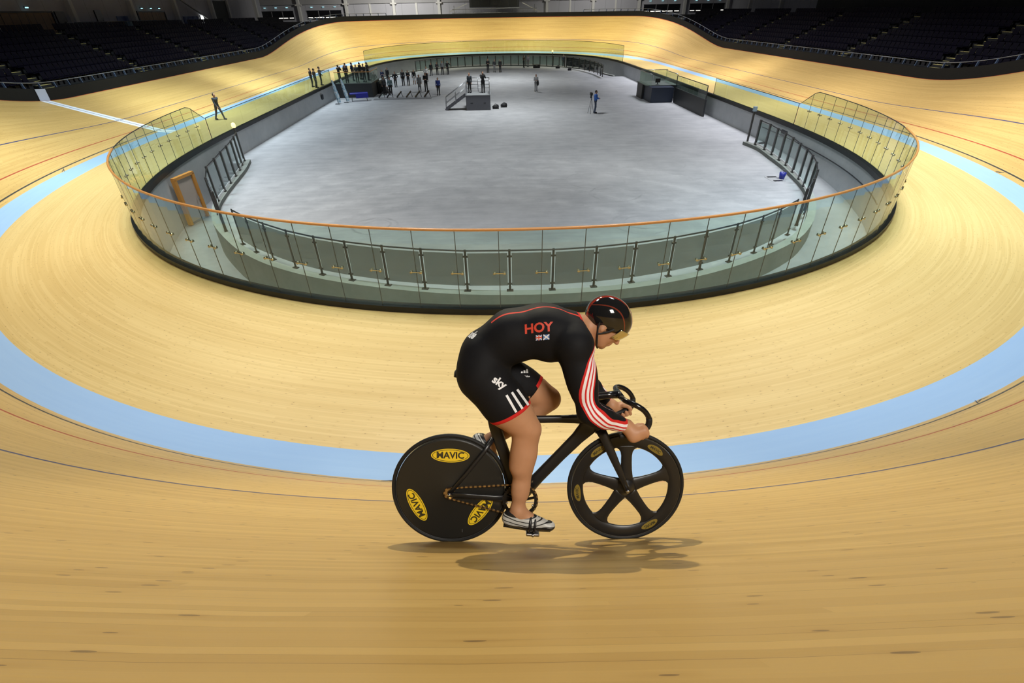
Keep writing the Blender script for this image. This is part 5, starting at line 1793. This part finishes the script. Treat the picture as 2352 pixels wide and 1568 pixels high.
# strap from behind and before the ear to the chin
STR = mat('strap_black', (.01, .01, .01), .6)
mb = MB()
for s in (-1, 1):
    for pl in ([(-.056, .080, -.01), (-.040, .078, -.045), (-.012, .072, -.078), (.022, .050, -.108), (.050, .022, -.124), (.060, 0, -.128)],
               [(.030, .084, .0), (.016, .080, -.035), (.0, .076, -.062), (-.012, .072, -.078)]):
        P_ = [Vector(hp(a, b*s, c)) for a, b, c in pl]
        mb.tube(catmull(P_, 4), (.0085, .004) if False else .0062, 8)
mb.build('chin_strap', STR, helmet)
EYE = mat('eye_white', (.7, .7, .68), .2)
for s in (-1, 1):
    MB().ellipsoid(hp(.074, .031*s, .004), (.012, .012, .012), 12, 8).build('eye', EYE, body)
# ---- shoes
SHOE_W = mat('shoe_silver', (.50, .50, .48), .4, 0, .5)
SHOE_B = mat('shoe_black', (.012, .012, .014), .4)
for s in (-1, 1):
    fp, d, up = foot_prims(s); a = np.array(ANK[s])
    P = [cone(a-up*.052-d*.045, a-up*.058-d*.02, .036, .036, .02), cone(a-up*.050-d*.03, a-up*.072+d*.08, .038, .036, .03), cone(a-up*.030+d*.005, a-up*.064+d*.13, .040, .028, .03), cone(a-up*.072+d*.05, a-up*.078+d*.175, .037, .026, .02), ell(a-up*.078+d*.180, (.034, .030, .022), None, .02), cone(a-up*.012-d*.012, a-up*.04-d*.01, .040, .040, .02)]
    lo, hi = bounds(P, .02)
    D, ax, ID = field(P, lo, hi, .0034)
    G = np.stack(np.meshgrid(*ax, indexing='ij'), -1)
    q = (G-a.astype(np.float32)); qu = q @ up.astype(np.float32); qd = q @ d.astype(np.float32)
    D = np.maximum(D, -(qu+.102)); D = np.maximum(D, qu-(-.008-.3*np.maximum(0, .03-qd)*0))
    V, F = surface_nets(D, lo, .0034); V = smooth_v(V, F, 2, .5)
    SH = mat('shoe_upper', (.5, .5, .48), .4)
    me = np_mesh('shoe', V, F, SH)
    shoe = link('shoe', me, person)
    qq = V-a
    put_attr(me, 'al', qq @ d); put_attr(me, 'hu', qq @ up)
    g = NG(SH)
    al, hu = g.attr('al'), g.attr('hu')
    c_ = g.mix(g.m('LESS_THAN', hu, -.075), (.46, .46, .44), (.012, .012, .013))
    w_ = g.m('ADD', g.m('MULTIPLY', al, .9), g.m('MULTIPLY', hu, -1.0))
    fr = g.m('FRACT', g.m('DIVIDE', g.m('ADD', hu, g.m('MULTIPLY', g.m('SINE', g.m('MULTIPLY', al, 26.0)), .010)), .021))
    st_ = g.m('MULTIPLY', g.m('LESS_THAN', fr, .24), g.m('GREATER_THAN', hu, -.082))
    c_ = g.mix(st_, c_, (.012, .012, .013))
    c_ = g.mix(g.m('GREATER_THAN', hu, -.022), c_, (.012, .012, .013))
    g.base(c_)
    # sole, strap round the pedal and laces
    mb = MB()
    A, dV, uV = Vector(a), Vector(d), Vector(up)
    mb.tube([A-uV*.096-dV*.07, A-uV*.100-dV*.01, A-uV*.104+dV*.08, A-uV*.102+dV*.19], [(.014, .030), (.012, .032), (.012, .040), (.010, .026)] if False else [.013, .014, .016, .012], 10)
    mb.build('sole', SHOE_B, shoe)
    mb = MB()
    R_ = Matrix((dV, Vector((0, 1, 0)), uV)).transposed()
    ring_ = []
    for i in range(20):
        t_ = 2*PI*i/20
        ring_.append(A+dV*.072-uV*.068+Vector((0, 1, 0))*(.046*math.cos(t_))+uV*(.046*math.sin(t_)))
    mb.tube(ring_, .0085, 6, closed=True)
    ring_ = []
    for i in range(20):
        t_ = 2*PI*i/20
        ring_.append(A+dV*.098-uV*.072+Vector((0, 1, 0))*(.043*math.cos(t_))+uV*(.041*math.sin(t_)))
    mb.tube(ring_, .0075, 6, closed=True)
    mb.build('toe_strap', SHOE_B, shoe)
    mb = MB()
    for i in range(4):
        p = A+dV*(.035+.028*i)-uV*(.010+.0085*i)
        mb.tube([p+Vector((0, -.026, -.012)), p+uV*.008, p+Vector((0, .026, -.012))], .0032, 5)
    mb.build('laces', SHOE_B, shoe)
# ------------------------------------------------------------------ people on the infield
PSKIN = mat('people_skin', (.42, .24, .16), .6)
_mc = {}
def cloth(c):
    k = tuple(round(x, 3) for x in c)
    if k not in _mc: _mc[k] = mat('cloth_%d' % len(_mc), c, .75)
    return _mc[k]
BLACKC, NAVY, GREYC, DKGREY, BLUEC, WHITEC, TEAL, SLATE, BROWN = (.012, .012, .014), (.02, .03, .08), (.22, .23, .24), (.05, .05, .055), (.03, .10, .45), (.72, .72, .72), (.16, .24, .26), (.035, .045, .055), (.09, .06, .04)
def people_mesh(pose, h, shirt, trousers, hair, shoes, shorts=False, coat=False):
    k = h/1.75
    P = []
    hipz = .93
    st = .11
    step = .0
    if pose == 'walk': step = .30
    lean = .04 if pose in ('walk', 'bend') else 0
    for s in (-1, 1):
        fy = -step*s if pose == 'walk' else 0.02*s
        hip = (.095*s, 0, hipz); kn = (.10*s, fy*.5-.03, .50); an = (.11*s, fy+.02, .09)
        P += [cone(hip, kn, .085, .060, .03, 2), cone(kn, an, .058, .042, .03, 2 if not shorts else 0)]
        P += [cone((.11*s, fy+.05, .045), (.115*s, fy-.14, .035), .045, .038, .02, 3)]
    P += [ell((0, 0, hipz+.02), (.155, .115, .13), None, .04, 2)]
    P += [cone((0, -lean*.3, 1.06), (0, -lean, 1.33), .125, .145, .05, 1), cone((-.07, -lean, 1.35), (.07, -lean, 1.35), .115, .115, .05, 1)]
    if coat: P += [cone((0, 0, .66), (0, -.01, 1.1), .165, .135, .05, 1)]
    sh = {s: (.185*s, -lean, 1.42) for s in (-1, 1)}
    for s in (-1, 1):
        a = sh[s]
        if pose == 'folded': e, w = (.24*s, -.06, 1.16), (-.06*s, -.19, 1.17)
        elif pose == 'hips': e, w = (.33*s, .06, 1.18), (.17*s, -.04, 1.0)
        elif pose == 'camera': e, w = (.22*s, -.20, 1.24), (.06*s, -.24, 1.50)
        elif pose == 'point': e, w = ((.24*s, -.05, 1.16), (.22*s, -.18, .98)) if s < 0 else ((.28*s, -.24, 1.30), (.26*s, -.48, 1.36))
        elif pose == 'hold': e, w = (.23*s, -.05, 1.15), (.10*s, -.26, 1.14)
        elif pose == 'walk': e, w = (.23*s, .10*s, 1.15), (.22*s, .16*s-.10, .92)
        else: e, w = (.235*s, .03, 1.15), (.235*s, -.04, .90)
        wv = np.array(w)-np.array(e); wv = wv/np.linalg.norm(wv)
        P += [ell(a, (.07, .07, .075), None, .04, 1), cone(a, e, .056, .045, .03, 1), cone(e, w, .045, .034, .02, 1)]
        P += [cone(w, tuple(np.array(w)+wv*.10), .034, .028, .015, 0)]
    P += [cone((0, -lean, 1.44), (0, -lean-.01, 1.56), .056, .054, .02, 0)]
    P += [ell((0, -lean-.015, 1.635), (.074, .092, .112), None, .02, 0), ell((0, -lean+.012, 1.665), (.080, .092, .095), None, .005, 4), cone((0, -lean-.10, 1.625), (0, -lean-.115, 1.615), .014, .014, .01, 0)]
    lo, hi = bounds(P, .05)
    D, ax, ID = field(P, lo, hi, .024, .012, True)
    V, F = surface_nets(D, lo, .024)
    V = smooth_v(V, F, 1, .4)
    V[:, 2] -= V[:, 2].min()-.004
    gi = np.clip(np.round((V-lo)/.024).astype(int), 0, np.array(D.shape)-1)
    vid = ID[gi[:, 0], gi[:, 1], gi[:, 2]]
    return np_mesh('person_body', V*k, F, [PSKIN, cloth(shirt), cloth(trousers), cloth(shoes), cloth(hair)], vid[F[:, 0]])
HAIRS = [(.02, .014, .01), (.05, .03, .02), (.012, .01, .01), (.12, .08, .05), (.18, .17, .16)]
def person_at(x, y, z, rz, pose, shirt, trousers, label, h=1.75, hair=0, shorts=False, coat=False, group=None, extra=None):
    me = people_mesh(pose, h, shirt, trousers, HAIRS[hair], BLACKC, shorts, coat)
    o = bpy.data.objects.new('person', None); COL.objects.link(o)
    o.location = (x, y, z); o.rotation_euler = (0, 0, rz)
    tag(o, label, 'person', group)
    link('body', me, o)
    return o
def held_camera(x, y, z, rz, label, h=1.75):
    t = thing('camera', label, 'camera', (x, y, z), rz)
    MB().box((0, -.31*h/1.75, 1.56*h/1.75), (.14, .09, .11), None, 0, .01).build('camera_body', BLACKC_M, t)
    MB().tube([(0, -.35*h/1.75, 1.56*h/1.75), (0, -.52*h/1.75, 1.55*h/1.75)], .045, 10).build('lens', BLACKC_M, t)
BLACKC_M = mat('camera_black', BLACKC, .45)
AP = -.10
person_at(-20.88, -14.85, -.085, 1.2, 'walk', SLATE, DKGREY, 'person in dark jacket walking alone along the left track apron', 1.72)
person_at(-18.84, 2.77, AP, 2.2, 'stand', BLACKC, BLACKC, 'person in black standing at the apron edge left of the viewing platform', 1.75, 0)
person_at(-19.48, 3.59, AP, 1.6, 'folded', BLACKC, DKGREY, 'person with folded arms leftmost of the group by the left platform', 1.72, 1)
person_at(-18.9, 4.9, AP, 1.9, 'point', DKGREY, BLACKC, 'person with one arm raised behind the pair at the apron edge', 1.74, 2)
PZ = FZ+1.45
plat = [(-17.6, 7.6, 2.6, 'camera', BLACKC, 'person raising a camera at the left end of the viewing platform'),
        (-17.3, 9.6, 2.9, 'stand', DKGREY, 'person in dark grey at the back left of the viewing platform'),
        (-16.75, 7.3, .4, 'folded', BLACKC, 'person with folded arms at the front left of the viewing platform'),
        (-16.5, 9.3, 1.6, 'hips', NAVY, 'person in navy with hands on hips in the middle of the viewing platform'),
        (-15.85, 10.4, 2.4, 'stand', BLACKC, 'person in black at the back of the viewing platform towards the stairs'),
        (-15.6, 7.35, .2, 'stand', SLATE, 'person in slate jacket at the front rail of the viewing platform'),
        (-14.85, 7.6, -.3, 'hold', BLACKC, 'person holding papers at the front right corner of the viewing platform'),
        (-14.75, 9.2, 1.2, 'folded', DKGREY, 'person with folded arms at the right rail of the viewing platform')]
for i, (x, y, rz, ps, c, lab) in enumerate(plat):
    person_at(x, y, PZ, rz, ps, c, BLACKC, lab, 1.70+.03*(i % 4), i % 4)
inf = [(-12.27, 8.3, .3, 'stand', TEAL, BLACKC, 'person in pale grey green top behind the second tilted board', 1.78, 3, False, False),
       (-13.0, 8.6, -.4, 'stand', DKGREY, BLACKC, 'slim person in dark grey left of the one in the pale top', 1.80, 0, False, False),
       (-14.9, 18.4, .6, 'folded', NAVY, DKGREY, 'person in navy top standing behind the stairs of the left platform', 1.72, 1, False, False),
       (-12.75, 15.2, 0, 'hips', BLACKC, BLACKC, 'person in black with hands on hips in the left infield crowd', 1.74, 2, False, False),
       (-12.0, 16.7, -.2, 'stand', DKGREY, BLACKC, 'person in dark grey in the middle of the left infield crowd', 1.80, 0, False, False),
       (-11.3, 16.4, .3, 'folded', BLACKC, DKGREY, 'person with folded arms right of the middle of the left infield crowd', 1.72, 1, False, False),
       (-10.7, 17.7, .0, 'stand', BLACKC, WHITEC, 'person in black top and pale legs at the right of the left crowd', 1.68, 2, True, False),
       (-9.24, 10.7, .2, 'stand', GREYC, DKGREY, 'person in long grey coat behind the fifth tilted board', 1.74, 4, False, True),
       (-8.45, 10.6, -.2, 'hold', BLACKC, BLACKC, 'tall person in black behind the rightmost tilted board', 1.95, 0, False, False),
       (-9.35, 20.4, .1, 'hips', WHITEC, BLACKC, 'person in white shirt behind the tall person in black', 1.78, 3, False, False),
       (-6.72, 7.04, -.3, 'stand', (.02, .04, .22), BLACKC, 'person in blue top standing left of the podium stairs', 1.76, 1, False, False),
       (-9.4, 27.7, 0, 'stand', BLACKC, DKGREY, 'leftmost of the four people before the far panelled railing', 1.66, 0, False, False),
       (-8.61, 28.76, .3, 'hold', DKGREY, BLACKC, 'second from left of the four people before the far panelled railing', 1.64, 3, False, False),
       (-7.82, 28.6, -.1, 'stand', GREYC, BLACKC, 'third from left of the four people before the far panelled railing, in grey', 1.80, 2, False, False),
       (-7.07, 29.0, .5, 'point', BLACKC, BLACKC, 'rightmost of the four people before the far panelled railing', 1.76, 0, False, False),
       (-14.6, 20.6, -.5, 'stand', BLACKC, BLACKC, 'person in black near the left wall behind the crowd', 1.74, 0, False, False),
       (-1.03, 30.26, .2, 'hold', BLACKC, BLACKC, 'leftmost of three dark people standing behind the camera podium', 1.86, 0, False, False),
       (-.03, 30.68, 0, 'stand', DKGREY, GREYC, 'middle of three dark people standing behind the camera podium', 1.70, 1, False, False),
       (.84, 30.5, -.3, 'stand', BLACKC, BLACKC, 'rightmost of three dark people standing behind the camera podium', 1.72, 2, False, False),
       (4.42, 8.38, .1, 'hold', (.45, .46, .48), GREYC, 'person in white shirt and grey trousers alone in mid floor', 1.74, 3, False, False),
       (8.47, -6.78, 1.35, 'hold', (.03, .13, .52), (.05, .07, .12), 'camera operator in bright blue shirt beside a tripod on the infield', 1.84, 0, False, False),
       (4.9, 37.2, .8, 'folded', BROWN, BLACKC, 'person in brown near the far railing right of centre', 1.68, 2, False, False),
       (5.71, 38.5, -.4, 'stand', (.40, .38, .44), GREYC, 'person in pale top near the far railing right of centre', 1.66, 3, False, False),
       (11.4, 36.9, .2, 'stand', NAVY, BLACKC, 'person in navy at the far right railing', 1.70, 1, False, False)]
for (x, y, rz, ps, c, tr, lab, h, hr, so, ct) in inf:
    person_at(x, y, FZ, rz, ps, c, tr, lab, h, hr, so, ct)
person_at(-2.88, -2.1, FZ+1.325, -.5, 'stand', SLATE, BLACKC, 'person in grey at the head of the podium stairs', 1.68, 1)
person_at(-1.6, -2.2, FZ+1.325, .2, 'camera', BLACKC, BLACKC, 'person in black raising a camera on the podium', 1.78, 0)
held_camera(-1.6, -2.2, FZ+1.325, .2, 'black stills camera raised by the person on the podium', 1.78)
# black jacket hanging from the hand of the person in white
MB_j = MB(); MB_j.ellipsoid((4.62, 8.20, FZ+.86), (.13, .10, .26)); MB_j.ellipsoid((4.62, 8.2, FZ+1.08), (.10, .08, .08))
tag(MB_j.build('jacket', cloth(BLACKC)), 'black jacket carried over the arm of the person in white', 'jacket')
# television camera on its tripod in front of the operator
t = thing('video_tripod', 'black video camera on a tall tripod in front of the blue shirted operator', 'tripod', (8.05, -6.95, FZ))
MB().box((-.05, -.05, 1.62), (.20, .40, .22), None, 0, .02).tube([(-.05, -.25, 1.63), (-.05, -.42, 1.63)], .06, 10).build('camera_head', BLACKC_M, t)
MB().box((-.05, -.02, 1.38), (.12, .12, .22), None, 0, .02).build('pan_head', BLACKC_M, t)
for a in (.3, 2.4, 4.5):
    MB().tube([(0, 0, 1.3), (.30*math.cos(a), .30*math.sin(a), .02)], .022, 6).build('leg', GREY_STEEL, t)
# two leaning printed banner stands by the left platform
PRB = mat('printed_banner', (.35, .48, .55), .6)
g = NG(PRB); nz = g.noise(g.obj(), 3.2, 3, .6)
g.base(g.mix(g.ramp(nz, .52, .58), g.mix(g.ramp(nz, .38, .46), (.05, .14, .24), (.40, .55, .64)), (.70, .70, .72)))
for (x, y, lab) in ((-16.9, 2.3, 'left of the two leaning printed banner stands by the viewing platform'), (-16.25, 3.3, 'right of the two leaning printed banner stands by the viewing platform')):
    t = thing('banner_stand', lab, 'banner', (x, y, FZ))
    MB().box((0, 0, .02), (.45, .3, .04)).build('base', DARK_STEEL, t)
    MB().tube([(.1, 0, .04), (-.18, 0, 2.2)], .015, 6).build('pole', DARK_STEEL, t)
    q = [(.02, .12), (.36, .16), (.30, .9), (.10, 1.7), (-.10, 2.25), (-.22, 2.2), (-.16, 1.4), (-.05, .7)]
    MB().prism(q, (0, .02, 0), (1, 0, 0), (0, 0, 1), (0, 1, 0), .012).build('cloth', PRB, t)
bag('kit_bag', 10.2, 34.6, 'black kit bag by the far right railing beside the person in navy', .6)
bag('kit_bag', 11.6, 31.0, 'black kit bag at the foot of the far right panelled railing', .5)
t = thing('equipment_case', 'low dark equipment case on the floor before the far railing', 'case', (6.9, 36.0, FZ))
MB().box((0, 0, .26), (1.1, .6, .46), None, 0, .03).build('body', DARK_C if 'DARK_C' in globals() else BLACKC_M, t)
for q in (-.4, .4): MB().tube([(q, -.25, .03), (q, .25, .03)], .03, 8).build('wheel', TYRE, t)
MB().tube([(-.15, -.31, .36), (-.1, -.34, .36), (.1, -.34, .36), (.15, -.31, .36)], .012, 6).build('handle', GREY_STEEL, t)
